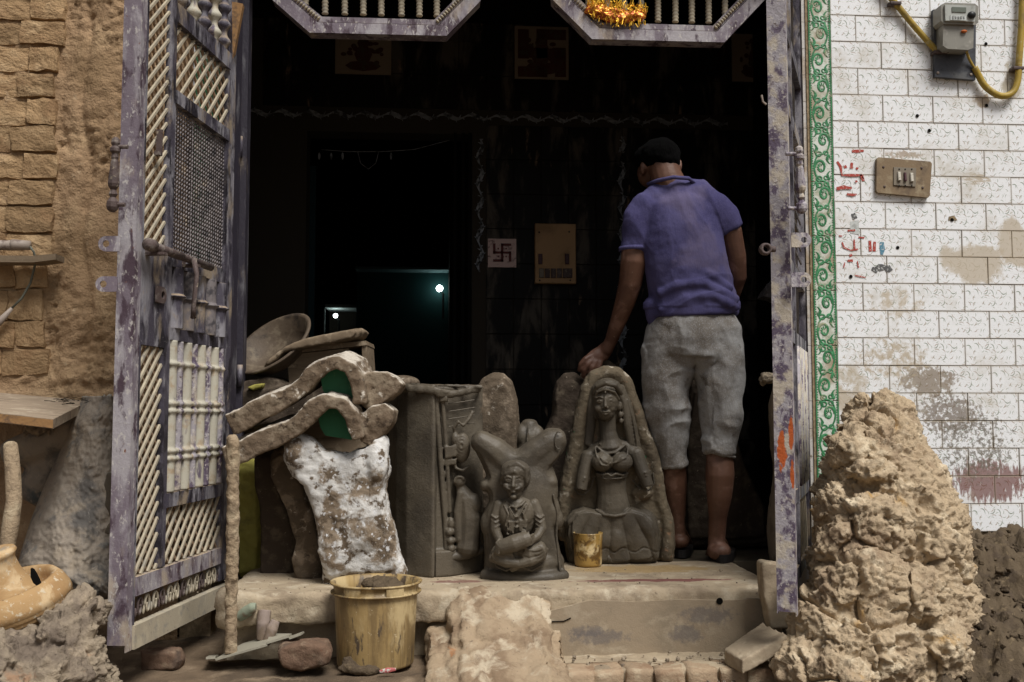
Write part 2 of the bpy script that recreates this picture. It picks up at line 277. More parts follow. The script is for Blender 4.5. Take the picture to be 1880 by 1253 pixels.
DKRED = mat('dark red glaze', (.11, .018, .015), [], .5)
PANELB = mat('tan distribution board', (.42, .26, .13), [((.28, .17, .08), 6, .45, .65)], .6, [(80, .0006)], .25, 'World')
PICT = mat('picture tile ground', (.25, .20, .15), [], .6)
PICR = mat('picture tile figure', (.07, .022, .014), [((.07, .05, .03), 40, .5, .6)], .6, coord='World')
TEAL = mat('teal painted wall', (.003, .026, .027), [], .8, coord='World')
TEALD = mat('deep teal door frame', (.004, .02, .026), [], .8)
PALEC = mat('pale soffit', (.45, .5, .5), [], .8)
TEALS = mat('teal grey soffit', (.10, .16, .17), [], .8)
BULB = mat('lit bulb', (1, 1, 1), [], .5, emis=((.85, 1, .95), 14))
TINSEL = mat('orange tinsel', (.40, .07, .012), [((.9, .45, .03), 160, .5, .58), ((.3, .03, .01), 60, .55, .65)], .35, [], .6, 'World', metallic=.5)
TINSELG = mat('gold tinsel', (.95, .55, .06), [], .3, metallic=.6)
BASIN = mat('dark metal basin', (.085, .062, .042), [((.14, .11, .075), 22, .5, .68, 8), ((.04, .03, .022), 12, .5, .66)], .65, [(60, .0016)], .3, 'World')
YSACK = mat('yellow sack', (.30, .27, .07), [((.2, .18, .06), 10, .5, .7)], .85, [(40, .004)], .1, 'World')
PALEM = mat('pale plaster mould', (.24, .19, .135), [((.16, .125, .09), 12, .48, .66), ((.33, .28, .21), 20, .55, .7)], .85, [(60, .003)], .15, 'World')
FLEECE = mat('matted fibre', (.22, .18, .13), [((.1, .08, .06), 60, .5, .6)], .95, [(150, .003)], .1)
PLAST = mat('grey plastic bag', (.12, .11, .11), [((.2, .19, .19), 20, .5, .6, 5, (4, 1, 1))], .4, [(30, .004)])
LEATHER = mat('sheet metal scrap', (.075, .062, .045), [((.13, .11, .08), 20, .5, .7)], .6, [(60, .002)], .3, 'World', edge=((.3, .28, .22), .53, .62))
PIPEG = mat('pale green pipe', (.24, .27, .20), [((.2, .16, .11), 20, .5, .62)], .7, [(80, .001)], coord='World')
PIPEP = mat('dusty pinkish pipe', (.26, .205, .175), [((.2, .15, .11), 20, .45, .62)], .8, [(80, .001)], coord='World')
CABLE = mat('grey green cable', (.12, .125, .10), [], .6)
ALU = mat('dull tube fitting', (.30, .25, .21), [((.16, .12, .1), 30, .5, .66)], .5, coord='World')
FADED = mat('faded wrapper', (.45, .12, .12), [((.6, .55, .5), 120, .5, .58)], .5, coord='World')
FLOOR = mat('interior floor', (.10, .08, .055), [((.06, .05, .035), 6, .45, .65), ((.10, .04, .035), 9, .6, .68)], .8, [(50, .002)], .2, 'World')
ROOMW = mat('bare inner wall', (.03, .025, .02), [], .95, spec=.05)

JAMB = mat('dark jamb paint', (.028, .024, .034), [((.12, .115, .125), 15, .52, .68, 9, (1, 1, .3)), ((.17, .135, .10), 9, .58, .72, 9, (1, 1, .5))], .6, [(60, .002)], .3, 'World')
# ------------------------------------------------------------------ mesh builder
class MB:
    def __init__(s): s.v = []; s.f = []
    def add(s, vs_, fs):
        o = len(s.v); s.v += [Vector(v) for v in vs_]; s.f += [tuple(i + o for i in f) for f in fs]; return s
    def box(s, c, size, M=None):
        x, y, z = (k / 2 for k in size); c = Vector(c)
        vv = [Vector((a * x, b * y, d * z)) for d in (-1, 1) for b in (-1, 1) for a in (-1, 1)]
        if M: vv = [M @ v for v in vv]
        return s.add([v + c for v in vv], [(0, 2, 3, 1), (4, 5, 7, 6), (0, 1, 5, 4), (2, 6, 7, 3), (0, 4, 6, 2), (1, 3, 7, 5)])
    def bbox(s, lo, hi): return s.box([(a + b) / 2 for a, b in zip(lo, hi)], [b - a for a, b in zip(lo, hi)])
    def bev(s, c, size, b=.002):      # box whose -Y face has a chamfered rim
        x, y, z = (k / 2 for k in size); c = Vector(c)
        r = []
        for yy, i in ((y, 0), (-y + b, 0), (-y, b)):
            r += [(-x + i, yy, -z + i), (x - i, yy, -z + i), (x - i, yy, z - i), (-x + i, yy, z - i)]
        fs = [(3, 2, 1, 0), (8, 9, 10, 11)]
        for k in (0, 4):
            for i in range(4): fs.append((k + i, k + (i + 1) % 4, k + 4 + (i + 1) % 4, k + 4 + i))
        return s.add([Vector(p) + c for p in r], fs)
    def tube(s, pts, rad, n=10, cap=True, flat=1.0):
        pts = [Vector(p) for p in pts]
        if isinstance(rad, (int, float)): rad = [rad] * len(pts)
        o = len(s.v); up = None; rings = []
        for i, p in enumerate(pts):
            d = (pts[min(i + 1, len(pts) - 1)] - pts[max(i - 1, 0)])
            if d.length < 1e-9: d = Vector((0, 0, 1))
            d.normalize()
            if up is None: up = Vector((0, 1, 0)) if abs(d.y) < .9 else Vector((1, 0, 0))
            a = d.cross(up)
            if a.length < 1e-6: a = d.cross(Vector((1, .3, .1)))
            a.normalize(); b = a.cross(d).normalized(); up = b
            rings.append([p + a * math.cos(t) * rad[i] + b * math.sin(t) * rad[i] * flat for t in (2 * math.pi * k / n for k in range(n))])
        vv = [v for r in rings for v in r]; fs = []
        for i in range(len(pts) - 1):
            for k in range(n):
                fs.append((i * n + k, i * n + (k + 1) % n, (i + 1) * n + (k + 1) % n, (i + 1) * n + k))
        if cap: fs += [tuple(range(n))[::-1], tuple((len(pts) - 1) * n + k for k in range(n))]
        return s.add(vv, fs)
    def ell(s, c, r, M=None, nu=16, nv=10):
        c = Vector(c); vv = [Vector((0, 0, r[2]))]
        for j in range(1, nv):
            t = math.pi * j / nv
            for i in range(nu):
                a = 2 * math.pi * i / nu; vv.append(Vector((r[0] * math.sin(t) * math.cos(a), r[1] * math.sin(t) * math.sin(a), r[2] * math.cos(t))))
        vv.append(Vector((0, 0, -r[2])))
        if M: vv = [M @ v for v in vv]
        fs = []
        for i in range(nu): fs.append((0, 1 + i, 1 + (i + 1) % nu))
        for j in range(nv - 2):
            for i in range(nu):
                a = 1 + j * nu; fs.append((a + i, a + nu + i, a + nu + (i + 1) % nu, a + (i + 1) % nu))
        a = 1 + (nv - 2) * nu; e = len(vv) - 1
        for i in range(nu): fs.append((a + i, e, a + (i + 1) % nu))
        return s.add([v + c for v in vv], fs)
    def lathe(s, prof, c=(0, 0, 0), M=None, n=32, wob=0):
        c = Vector(c); vv = []; m = len(prof)
        for i in range(n):
            a = 2 * math.pi * i / n
            k = 1 + wob * math.sin(3 * a + 1) + wob * .6 * math.sin(5 * a)
            for (r, z) in prof: vv.append(Vector((r * k * math.cos(a), r * k * math.sin(a), z)))
        if M: vv = [M @ v for v in vv]
        fs = []
        for i in range(n):
            for j in range(m - 1):
                fs.append((i * m + j, ((i + 1) % n) * m + j, ((i + 1) % n) * m + j + 1, i * m + j + 1))
        return s.add([v + c for v in vv], fs)
    def prism(s, front, depth):       # front: ordered 3-D points, depth: vector
        n = len(front); front = [Vector(p) for p in front]; depth = Vector(depth)
        vv = front + [p + depth for p in front]
        fs = [tuple(range(n)), tuple(range(2 * n - 1, n - 1, -1))] + [(i, n + i, n + (i + 1) % n, (i + 1) % n) for i in range(n)]
        return s.add(vv, fs)
    def mesh(s, name, M=None, smooth=False):
        me = bpy.data.meshes.new(name); vv = s.v if M is None else [M @ v for v in s.v]
        me.from_pydata([tuple(v) for v in vv], [], s.f)
        bm = bmesh.new(); bm.from_mesh(me); bmesh.ops.recalc_face_normals(bm, faces=bm.faces); bm.to_mesh(me); bm.free()
        if smooth: me.shade_smooth()
        return me

def thing(name, label, cat, loc=(0, 0, 0), rotz=0, group=None, kind=None):
    o = bpy.data.objects.new(name, None); COL.objects.link(o); o.empty_display_size = .05
    o.location = loc; o.rotation_euler = (0, 0, rotz)
    if label: o['label'] = label
    if cat: o['category'] = cat
    if group: o['group'] = group
    if kind: o['kind'] = kind
    return o
def mtx(o): return Matrix.Translation(o.location) @ Matrix.Rotation(o.rotation_euler[2], 4, 'Z')
BAKE = []
def obj(name, mb, m, parent=None, local=False, smooth=False, label=None, kind=None, remesh=None, sm=4, rock=None, chain=None, simplify=None, mats=None):
    """link one mesh; world coordinates unless local; remesh = voxel size of a clay-like union"""
    M = None
    if parent is not None and not local:
        M = (mtx(parent) if parent.type == 'EMPTY' or 'wm' not in parent else Matrix(parent['wm'])).inverted()
    me = mb if isinstance(mb, bpy.types.Mesh) else mb.mesh(name, M, smooth)
    o = bpy.data.objects.new(name, me); COL.objects.link(o)
    if not me.materials: me.materials.append(m)
    if parent is not None: o.parent = parent
    if label: o['label'] = label
    if kind: o['kind'] = kind
    if remesh:
        md = o.modifiers.new('r', 'REMESH'); md.mode = 'VOXEL'; md.voxel_size = remesh; md.use_smooth_shade = True
        if sm: ms = o.modifiers.new('s', 'SMOOTH'); ms.iterations = sm; ms.factor = .5
    if remesh or rock or simplify: BAKE.append((o, rock, simplify))
    return o
def solo(name, mb, m, label, cat, origin, group=None, kind=None, **k):
    """a thing that is a single mesh; its origin stands at its base"""
    origin = Vector(origin)
    o = obj(name, mb, m, None, **k)
    for v in o.data.vertices: v.co = v.co - origin
    o.location = origin; o['label'] = label; o['category'] = cat
    if group: o['group'] = group
    if kind: o['kind'] = kind
    return o
def part_of(o, name, mb, m, **k):     # child of a mesh object (world-coordinate builder)
    w = Matrix.Identity(4); q = o
    while q is not None:
        w = mtx(q) @ w; q = q.parent
    wi = w.inverted()
    mb.v = [wi @ v for v in mb.v]
    return obj(name, mb, m, o, local=True, **k)

def fn(p, s, o=4, H=1.0):             # fractal noise in -1..1
    return mn.fractal(Vector(p) * s, H, 2.0, o)
def facet(p, s, seed=0.0):
    """chipped planes: each cell is its own tilted face"""
    d, pts = mn.voronoi((Vector(p) + Vector((seed, seed, seed))) * s); c = pts[0]
    h = mn.cell_vector(c * 7.3 + Vector((.5, .5, .5))) * 2 - Vector((1, 1, 1))
    return h.dot((Vector(p) + Vector((seed, seed, seed))) * s - c)
def vor(p, s):
    d, _ = mn.voronoi(Vector(p) * s); return d[0], d[1] - d[0]

class Px:
    """traces a shape from pixels at its own distance; offsets and radii in the same pixels turned into metres"""
    def __init__(s, d): s.d = d; s.s = d / F; s.mb = MB()
    def p(s, x, y, o=0): return PD(x, y, s.d) + Vector((FW.x, FW.y, 0)) * (o * s.s)
    def e(s, x, y, o, rx, rd, rz, rot=0):
        M = Matrix.Rotation(-PSI, 3, 'Z') @ Matrix.Rotation(R(rot), 3, 'Y')
        s.mb.ell(s.p(x, y, o), (rx * s.s, rd * s.s, rz * s.s), M); return s
    def t(s, pts, n=10, flat=1.0, cut=''):      # tapered tube; ends rounded unless cut ('s'tart, 'e'nd)
        pts = [tuple(q) for q in pts]
        def ext(a, b):       # two closing rings beyond a, away from b
            v = Vector(a[:3]) - Vector(b[:3]); v = v.normalized() if v.length > 0 else Vector((0, 1, 0)); r = a[3]
            return [(*(Vector(a[:3]) + v * r * .38), r * .86), (*(Vector(a[:3]) + v * r * .62), r * .5)]
        if 's' not in cut: pts = ext(pts[0], pts[1])[::-1] + pts
        if 'e' not in cut: pts = pts + ext(pts[-1], pts[-2])
        s.mb.tube([s.p(*q[:3]) for q in pts], [q[3] * s.s for q in pts], n, flat=flat); return s
    def c(s, pts, r, o=0, n=8):       # constant-radius curve; pts (x, y[, o])
        s.mb.tube([s.p(q[0], q[1], q[2] if len(q) > 2 else o) for q in pts], r * s.s, n); return s
    def poly(s, pts, o, th):
        s.mb.prism([s.p(x, y, o) for x, y in pts], Vector((FW.x, FW.y, 0)) * (th * s.s)); return s
    def pillow(s, pts, th, layers=((1.0, .45), (.955, .75), (.87, 1.0))):
        cx = sum(p[0] for p in pts) / len(pts); cy = sum(p[1] for p in pts) / len(pts)
        for k, f in layers: s.poly([(cx + (x - cx) * k, cy + (y - cy) * k) for x, y in pts], -th * f / 2, th * f)
        return s

def arc(cx, cy, rx, ry, a0, a1, n=10, o=0): return [(cx + rx * math.cos(R(a0 + (a1 - a0) * i / n)), cy - ry * math.sin(R(a0 + (a1 - a0) * i / n)), o) for i in range(n + 1)]

YF, YG, YB, ZP = 3.77, 3.92, 5.50, .262
# ================================================================== GROUND (one sheet to the horizon)
def axis(lo, hi, step, far):
    a = list(np.arange(lo, hi + 1e-6, step)); d = step
    l = [lo]; h = [hi]
    while l[-1] > -far: d *= 1.5; l.append(l[-1] - d)
    d = step
    while h[-1] < far: d *= 1.5; h.append(h[-1] + d)
    return l[:0:-1] + a + h[1:]
gx = axis(-1.7, 2.4, .02, 60); gy = axis(2.6, 4.0, .02, 60)
g = MB(); nx = len(gx)
for y in gy:
    for x in gx:
        near = max(0, 1 - max(abs(x - .3) - 2, 0)) if 2 < y < 4.5 else 0
        z = .052 * min(1, max(0, (.42 - x) / .1 + (1 if x > 1.1 else 0))) * near + near * (.008 * fn((x, y, 0), 5, 5) + .004 * fn((x, y, 3), 25, 3)) - .004
        if y > 4.0: z = min(z, 0) - .01
        g.v.append(Vector((x, y, z)))
for j in range(len(gy) - 1):
    for i in range(nx - 1): a = j * nx + i; g.f.append((a, a + 1, a + 1 + nx, a + nx))
go = obj('ground', g, GROUND, smooth=True); go['kind'] = 'structure'

# ================================================================== STOOP, RISER, STEP
stoop = thing('entrance_stoop', 'raised dusty cement doorstep with faded red stripe under the clay figures', 'doorstep', (.2, 3.4, 0))
mb = MB(); mb.bbox((-.67, 3.36, .165), (1.15, 4.0, ZP))
mb.bbox((-.66, 3.43, -.03), (.40, 3.98, .2)); mb.bbox((.33, 3.40, -.03), (1.15, 3.98, .2))
def rock_stoop(p, n):
    k = .010 * fn(p, 9, 4) if n.y < -.3 or p.y < 3.42 else .0025 * fn(p, 12, 4)
    k += .004 * fn(p, 34, 4) + .004 * facet(p, 26)
    if n.z > .7 and p.y > 3.42: k = .0015 * fn(p, 20, 4)
    if p.x < .4 and p.z < .2: k += .015 * fn(p, 6, 4)
    if p.y < 3.40 and p.z > .1: k += .018 * fn((p.x, 0, 2), 3.5, 4)
    return k
obj('sill_slab', mb, STOOP, stoop, remesh=.011, sm=2, rock=rock_stoop)
mb = MB(); pr = []
for i in range(31):
    x = .36 + (1.13 - .36) * i / 30; pr.append((x, .228 + .008 * fn((x, 0, 0), 7, 3) - (.03 if x < .5 else 0) * (1 - (x - .36) / .14)))
mb.prism([(x, 3.345, z) for x, z in pr] + [(1.13, 3.345, -.02), (.36, 3.345, -.02)], (0, .045, 0))
obj('cement_riser', mb, RISER, stoop)
mb = MB(); p = PY(1321, 1104, 3.3435); mb.lathe([(0, -.0005), (.009, -.0005), (.011, .001)], p, Matrix.Rotation(R(90), 3, 'X'), 14)
obj('drain_hole', mb, BLACKG, stoop)
mb = MB()
for i in range(2):
    a = PY(1008, 1142, 3.3425); b = PY(1035, 1141, 3.3425); c = PY(1048, 1135, 3.3425)
mb.tube([a, b, c], .0018, 5); obj('crack', mb, BLACKG, stoop)
# lower step: cement tread over a row of brick ends
step = thing('lower_step', 'low brick step under the cement riser, its row of bricks showing', 'step', (.75, 3.2, 0))
mb = MB(); mb.bbox((.36, 3.14, -.02), (1.16, 3.40, .062))
obj('tread', mb, STOOP, step, remesh=.01, sm=2, rock=lambda p, n: .008 * fn(p, 11, 4))
def brick_mesh(name, size, seed, amp=.006, cuts=3, freq=14):
    rr = random.Random(seed); bm = bmesh.new(); bmesh.ops.create_cube(bm, size=1)
    bmesh.ops.subdivide_edges(bm, edges=bm.edges[:], cuts=cuts, use_grid_fill=True)
    for v in bm.verts:
        c = v.co.copy(); ex = sum(1 for k in c if abs(abs(k) - .5) < .01)
        if ex >= 2: c *= (1 - .014 * (ex - 1))
        c = Vector((c.x * size[0], c.y * size[1], c.z * size[2]))
        o = Vector((rr.random() * 9, seed * 3.3, 1)) if False else Vector((seed * 3.1, seed * 1.7, 0))
        c += Vector((fn(c + o, freq, 4), fn(c + o + Vector((5, 0, 0)), freq, 4), fn(c + o + Vector((0, 7, 0)), freq, 4))) * amp
        v.co = c
    me = bpy.data.meshes.new(name); bm.to_mesh(me); bm.free(); me.shade_smooth(); return me
sb = [brick_mesh('brick', (.078, .12, .06), 20 + k, .006) for k in range(4)]
for i, px in enumerate((1068, 1118, 1175, 1232, 1292, 1350, 1402)):
    p = PY(px, 1238, 3.11)
    o = obj('brick', sb[i % 4], BRICKM, step, local=True); o.location = Vector((p.x, 3.16 + .008 * (i % 3), .036)) - step.location
    o.rotation_euler = (0, .04 * (i % 3 - 1), R(4 * ((i * 7) % 3 - 1))); o.scale = (1.15, 1, 1)

# broken cement block running down to the lane
mb = MB()
prof = [(3.46, .262), (3.36, .25), (3.28, .20), (3.18, .13), (3.02, .08), (2.92, .03), (2.90, -.03), (3.46, -.03)]
xl, xr = PY(856, 1100, 3.36).x, PY(1008, 1100, 3.36).x
mb.prism([(xl - .02, y, z) for y, z in prof], (xr - xl, 0, 0))
prof2 = [(3.44, .16), (3.32, .14), (3.2, .10), (3.02, .05), (2.92, .0), (2.92, -.03), (3.44, -.03)]
mb.prism([(xl - .12, y, z) for y, z in prof2], (xr - xl + .16, 0, 0)); mb.prism([(xl - .05, y, z - .02) for y, z in prof], (xr - xl + .06, 0, 0))
def rock_block(p, n):
    d, e = vor(p, 7); return .018 * fn(p, 4, 5) + .006 * fn(p, 20, 4) + .008 * facet(p, 10) + .004 * facet(p, 30) - .010 * max(0, .08 - e) / .08
solo('broken_cement_block', mb, CEMENT, 'broken cement ramp with orange brick spots sloping down from the doorstep', 'cement block', ((xl + xr) / 2, 3.2, 0), remesh=.009, sm=5, rock=rock_block)

# ================================================================== MUD WALL with adobe bricks (left)
XL = PY(337, 700, YF).x
wall = thing('mud_wall', 'tan mud plastered wall with exposed adobe bricks left of the gate', 'wall', (-1.6, YF, 0))
mb = MB(); x0, x1, z0, z1, st = -2.9, XL, -.02, 2.9, .0095
NX, NZ = int((x1 - x0) / st), int((z1 - z0) / st)
bx_edge = [(0, 125), (50, 128), (100, 125), (140, 122), (190, 112), (240, 108), (300, 106), (350, 108), (420, 104), (480, 100), (540, 92), (600, 82), (700, 90)]
def edge_px(y):
    return float(np.interp(y, [a for a, _ in bx_edge], [b for _, b in bx_edge]))
def z_to_py(x, z, Y=YF):
    q = Vector((x, Y, z)) - CAM; d = q.dot(FW); return CX + F * q.dot(RT) / d, CY - F * q.dot(UP) / d
for j in range(NZ + 1):
    for i in range(NX + 1):
        x = x0 + (x1 - x0) * i / NX; z = z0 + (z1 - z0) * j / NZ
        px, py = z_to_py(x, z)
        e = edge_px(py); inb = min(max((e - px) / 10 + .5, 0), 1) if py < 700 else 0
        q = Vector((x, 0, z))
        h = .014 * fn(q, 3.2, 3) + .010 * fn(q, 9, 4) + .004 * fn(q, 40, 4)
        gg = px - (160 + 8 * math.sin(py / 40)); h -= .016 * math.exp(-(gg / 7) ** 2) * (1 if py < 720 else 0)
        rgh = min(max((fn(q, 2.3, 2) + .2) * 3, 0), 1); h += rgh * (.010 * facet(q, 45) + .007 * fn(q, 60, 4)) + .002 * fn(q, 90, 3)
        h += .02 * (1 - inb) * min(1, max(0, (px - e) / 45 + .2)) if py < 700 else .01
        h = h * (1 - inb) + inb * (.010 + .010 * fn(q, 22, 4))
        if py < 640 and inb == 0 and px < e + 30: h += .006 * fn(q, 30, 3)
        mb.v.append(Vector((x, YF - h, z)))
for j in range(NZ):
    for i in range(NX): a = j * (NX + 1) + i; mb.f.append((a, a + 1, a + NX + 2, a + NX + 1))
obj('plaster', mb, MUD, wall, smooth=True)
mb = MB(); mb.bbox((x0, YF + .05, 0), (XL, YF + .25, 2.9)); obj('core', mb, MUD, wall)
bms = [brick_mesh('brick', (.118, .09, .078), 40 + k, .0065, cuts=6, freq=20) for k in range(9)]
for m_ in bms: m_.shade_flat()
rows = [0, 42, 88, 136, 184, 234, 284, 332, 380, 430, 478, 532, 590, 640]
rows = [-50] + rows + [690]
jx = {0: [38, 118], 1: [60, 124], 2: [42, 122], 3: [58, 112], 4: [36, 104], 5: [54, 108], 6: [22, 104], 7: [48, 110], 8: [20, 102], 9: [100], 10: [100], 11: [30, 92], 12: [18, 82], 13: [30, 84], 14: [92]}
jx[0] = [38, 118]; k = 0
for ri in range(len(rows) - 1):
    ya, yb = rows[ri], rows[ri + 1]
    js = jx[ri]
    edges = [js[0] - 330, js[0] - 250, js[0] - 170, js[0] - 85] + js if js[0] > 5 else js
    if len(js) == 1: edges = [js[0] - 260, js[0] - 170, js[0] - 85, js[0]]
    for a, b in zip(edges[:-1], edges[1:]):
        c = PY((a + b) / 2, (ya + yb) / 2, YF); w = (b - a) * (3.75 / F); hh = (yb - ya) * (3.75 / F)
        o = obj('brick', bms[(k * 5 + ri) % 9], ADOBE, wall, local=True); k += 1
        o.location = Vector((c.x, YF + .024 + .007 * ((k * 7) % 5 - 2) / 2, c.z)) - wall.location
        o.scale = ((w - .007) / .118, 1, (hh - .009) / .078); o.rotation_euler = (0, R(((k * 13) % 7 - 3) * .6), 0)

# ================================================================== TILED WALL (right) and green border
XR = PY(1534, 500, YF).x
XBL = PY(1492, 500, YF).x; 
tw = thing('tiled_wall', 'white glazed tile wall with grey green dash print right of the doorway', 'wall', (XR, YF, 0))
mb = MB(); mb.bbox((PY(1485, 500, YF).x + .004, YF + .010, 0), (XR + 1.3, YF + .25, 2.9)); obj('grout_bed', mb, GROUT, tw)
TW, THH = .1985, .1035
# course line through py=652 -> z
zc0 = PY(1600, 621, YF).z
tmesh = {}
def tile_mesh(w):
    k = round(w, 3)
    if k not in tmesh:
        mb = MB(); mb.bev((0, 0, 0), (w - .0022, .012, THH - .0022), .0012); tmesh[k] = mb.mesh('tile')
        tmesh[k].materials.append(WTILE)
    return tmesh[k]
XT1 = XR + 1.05; rnd = random.Random(3)
joff = {}
for r_ in range(-7, 17):
    z = zc0 + (r_ + .5) * THH
    if z < 0 or z > 2.75: continue
    first = TW * .5 if (r_ % 2) else TW
    if r_ % 4 in (1,): first = TW * .52
    x = XR; w = first
    while x < XT1:
        o = obj('tile', tile_mesh(w), WTILE, tw, local=True)
        o.location = Vector((x + w / 2, YF + .004 + rnd.uniform(-.0012, .0012), z)) - tw.location
        o.rotation_euler = (R(rnd.uniform(-.35, .35)), R(rnd.uniform(-.15, .15)), R(rnd.uniform(-.3, .3)))
        x += w; w = TW
# border strip
bw = XR - XBL - .002
BH = .1035 * 2
def scroll_mesh(w, h):
    """green scrollwork: S-stems, shell fans, buds, beaded edges (thin raised glaze)"""
    mb = MB()
    def ribbon(pts, wd):
        n = len(pts); vv = []
        for i, (x, z) in enumerate(pts):
            a = pts[max(i - 1, 0)]; b = pts[min(i + 1, n - 1)]; dx, dz = b[0] - a[0], b[1] - a[1]; l = math.hypot(dx, dz) or 1
            ww = 1.45 * (wd[i] if isinstance(wd, list) else wd)
            nx_, nz_ = -dz / l * ww / 2, dx / l * ww / 2
            vv += [(x + nx_, -.0010, z + nz_), (x, -.0018, z), (x - nx_, -.0010, z - nz_)]
        fs = []
        for i in range(n - 1):
            a = i * 3; fs += [(a, a + 1, a + 4, a + 3), (a + 1, a + 2, a + 5, a + 4)]
        mb.add(vv, fs)
    def ar(cx, cz, rx, rz, a0, a1, n=12): return [(cx + rx * math.cos(R(a0 + (a1 - a0) * i / n)), cz + rz * math.sin(R(a0 + (a1 - a0) * i / n))) for i in range(n + 1)]
    def taper(n, a, b): return [a + (b - a) * i / (n - 1) for i in range(n)]
    s = w / .08
    for sx, cz in ((1, h * .27), (-1, -h * .23)):
        sp = [(sx * (.006 + .021 * (1 - t * .75) * math.cos(t * 7.5)) * s, cz + .026 * (1 - t * .75) * math.sin(t * 7.5) * 1.15) for t in np.linspace(0, 1, 22)]
        ribbon(sp, taper(22, .007 * s, .003 * s))
        for q in range(7):
            a = R(60 + q * 38); ribbon([(sx * .006 * s + .006 * math.cos(a), cz + .006 * math.sin(a)), (sx * .006 * s + .014 * math.cos(a), cz + .016 * math.sin(a))], [.0015, .004])
        ribbon([(sx * .030 * s * math.cos(R(-90 + 180 * t)) * .95, cz - .0 + .052 * math.sin(R(-90 + 180 * t))) for t in np.linspace(0, 1, 14)], .0042 * s)
        for q in (-1, 1):
            ribbon([(-sx * (.018 + .012 * t) * s, cz + q * (.030 + .018 * math.sin(t * 3.1))) for t in np.linspace(0, 1, 7)], taper(7, .008 * s, .001))
            ribbon([(-sx * (.030 - .014 * t) * s, cz + q * (.014 + .020 * t * t)) for t in np.linspace(0, 1, 7)], taper(7, .001, .0055 * s))
    for cz in (h * .5 - .012, -h * .5 + .012, .004):
        ribbon(ar(-.012 * s, cz, .010 * s, .009, 0, 360), .004 * s); ribbon(ar(.014 * s, cz + .004, .008 * s, .007, 0, 360), .0035 * s)
    for q in (-1, 1):
        ribbon([(q * (w / 2 - .0022), -h / 2 + .002), (q * (w / 2 - .0022), h / 2 - .002)], .0035)
        n = 22
        for i in range(n):
            z = -h / 2 + h * (i + .5) / n; ribbon([(q * (w / 2 - .0068), z - .0018), (q * (w / 2 - .0068), z + .0018)], .0035)
    return mb.mesh('scrollwork')
sm_ = scroll_mesh(bw, BH); sm_.materials.append(GREEN)
mb = MB(); mb.bev((0, 0, 0), (bw, .012, BH - .003), .001); bt_ = mb.mesh('border_tile'); bt_.materials.append(BTILE)
def border_run(parent, xc, Y, za, n, z0_, face=None):
    for i in range(n):
        o = obj('border_tile', bt_, BTILE, parent, local=True)
        o.location = Vector((xc, Y, z0_ + BH * (i + .5))) - parent.location
        c = obj('scrollwork', sm_, GREEN, o, local=True); c.location = (0, -.0062, 0)
border_run(tw, (XBL + XR) / 2, YF + .0035, 0, 12, 0.05)
# reveal (doorway side of the tiled wall), faces -X
XRV = PY(1485, 500, YF).x
rt_ = {}
mb = MB(); mb.bbox((XRV + .006, YF + .0, 0), (XRV + .06, YG + .12, 2.9)); obj('reveal_bed', mb, GROUT, tw)
mb = MB(); mb.add([(-.006, -.12, -.051), (-.006, .12, -.051), (-.006, .12, .051), (-.006, -.12, .051), (.006, -.12, -.051), (.006, .12, -.051), (.006, .12, .051), (.006, -.12, .051)], [(0, 3, 2, 1), (4, 5, 6, 7), (0, 1, 5, 4), (3, 7, 6, 2), (0, 4, 7, 3), (1, 2, 6, 5)])
rme = mb.mesh('reveal_tile'); rme.materials.append(REVT)
for i in range(26):
    z = .05 + BH / 2 * (i + .5)
    o = obj('reveal_tile', rme, REVT, tw, local=True); o.location = Vector((XRV - .001, YF + .125, z)) - tw.location; o.rotation_euler = (0, R(random.uniform(-.5, .5)), 0)
# painted marks on the tiles (parts of the wall)
def mark(name, pts, wd, m, Y=YF - .0045, parent=tw):
    mb = MB(); vv = []
    pp = [PY(q[0], q[1], Y) for q in pts]; s = 3.8 / F
    for i, q in enumerate(pp):
        d = (pp[min(i + 1, len(pp) - 1)] - pp[max(i - 1, 0)]).normalized(); nrm = Vector((-d.z, 0, d.x)) * wd * s / 2 * (1 + .35 * math.sin(i * 2.3))
        vv += [q + nrm, q - nrm]
    for i in range(len(pp) - 1):
        a = i * 2; mb.add([vv[a], vv[a + 1], vv[a + 3], vv[a + 2]], [(0, 1, 2, 3)])
    return obj(name, mb, m, parent)
for pts, wd in [([(1564, 278), (1575, 278), (1586, 277)], 5), ([(1537, 297), (1543, 306), (1546, 322), (1560, 322), (1574, 322), (1584, 322), (1585, 333)], 4.5), ([(1564, 299), (1563, 310)], 5),
                ([(1580, 320), (1584, 330)], 4), ([(1536, 347), (1548, 344), (1564, 346)], 6), ([(1555, 357), (1566, 358), (1573, 357)], 4), ([(1551, 304), (1553, 309)], 5), ([(1572, 308), (1575, 311)], 4), ([(1571, 332), (1573, 335)], 4),
                ([(1546, 445), (1550, 455), (1562, 460), (1575, 458)], 3), ([(1568, 440), (1569, 458)], 3), ([(1556, 424), (1570, 423)], 3), ([(1576, 436), (1586, 437), (1587, 434)], 2.5), ([(1540, 433), (1546, 434)], 2),
                ([(1597, 442), (1598, 462)], 5), ([(1606, 444), (1605, 462)], 5), ([(1556, 479), (1566, 479)], 4), ([(1561, 467), (1563, 471)], 5), ([(1574, 480), (1576, 492)], 2), ([(1570, 506), (1580, 508), (1590, 510)], 2), ([(1551, 482), (1549, 492)], 2)]:
    mark('red_mark', pts, wd, REDP)
mark('blue_mark', [(1619, 445), (1620, 458), (1619, 468)], 8, BLUEP); mark('blue_mark', [(1566, 392), (1570, 402)], 8, INKP)
mark('faded_sticker', arc(1620, 500, 16, 9, 170, 10, 8), 11, INKP)
mark('pale_label', [(1561, 418), (1577, 418)], 22, LABELM, YF - .0035)
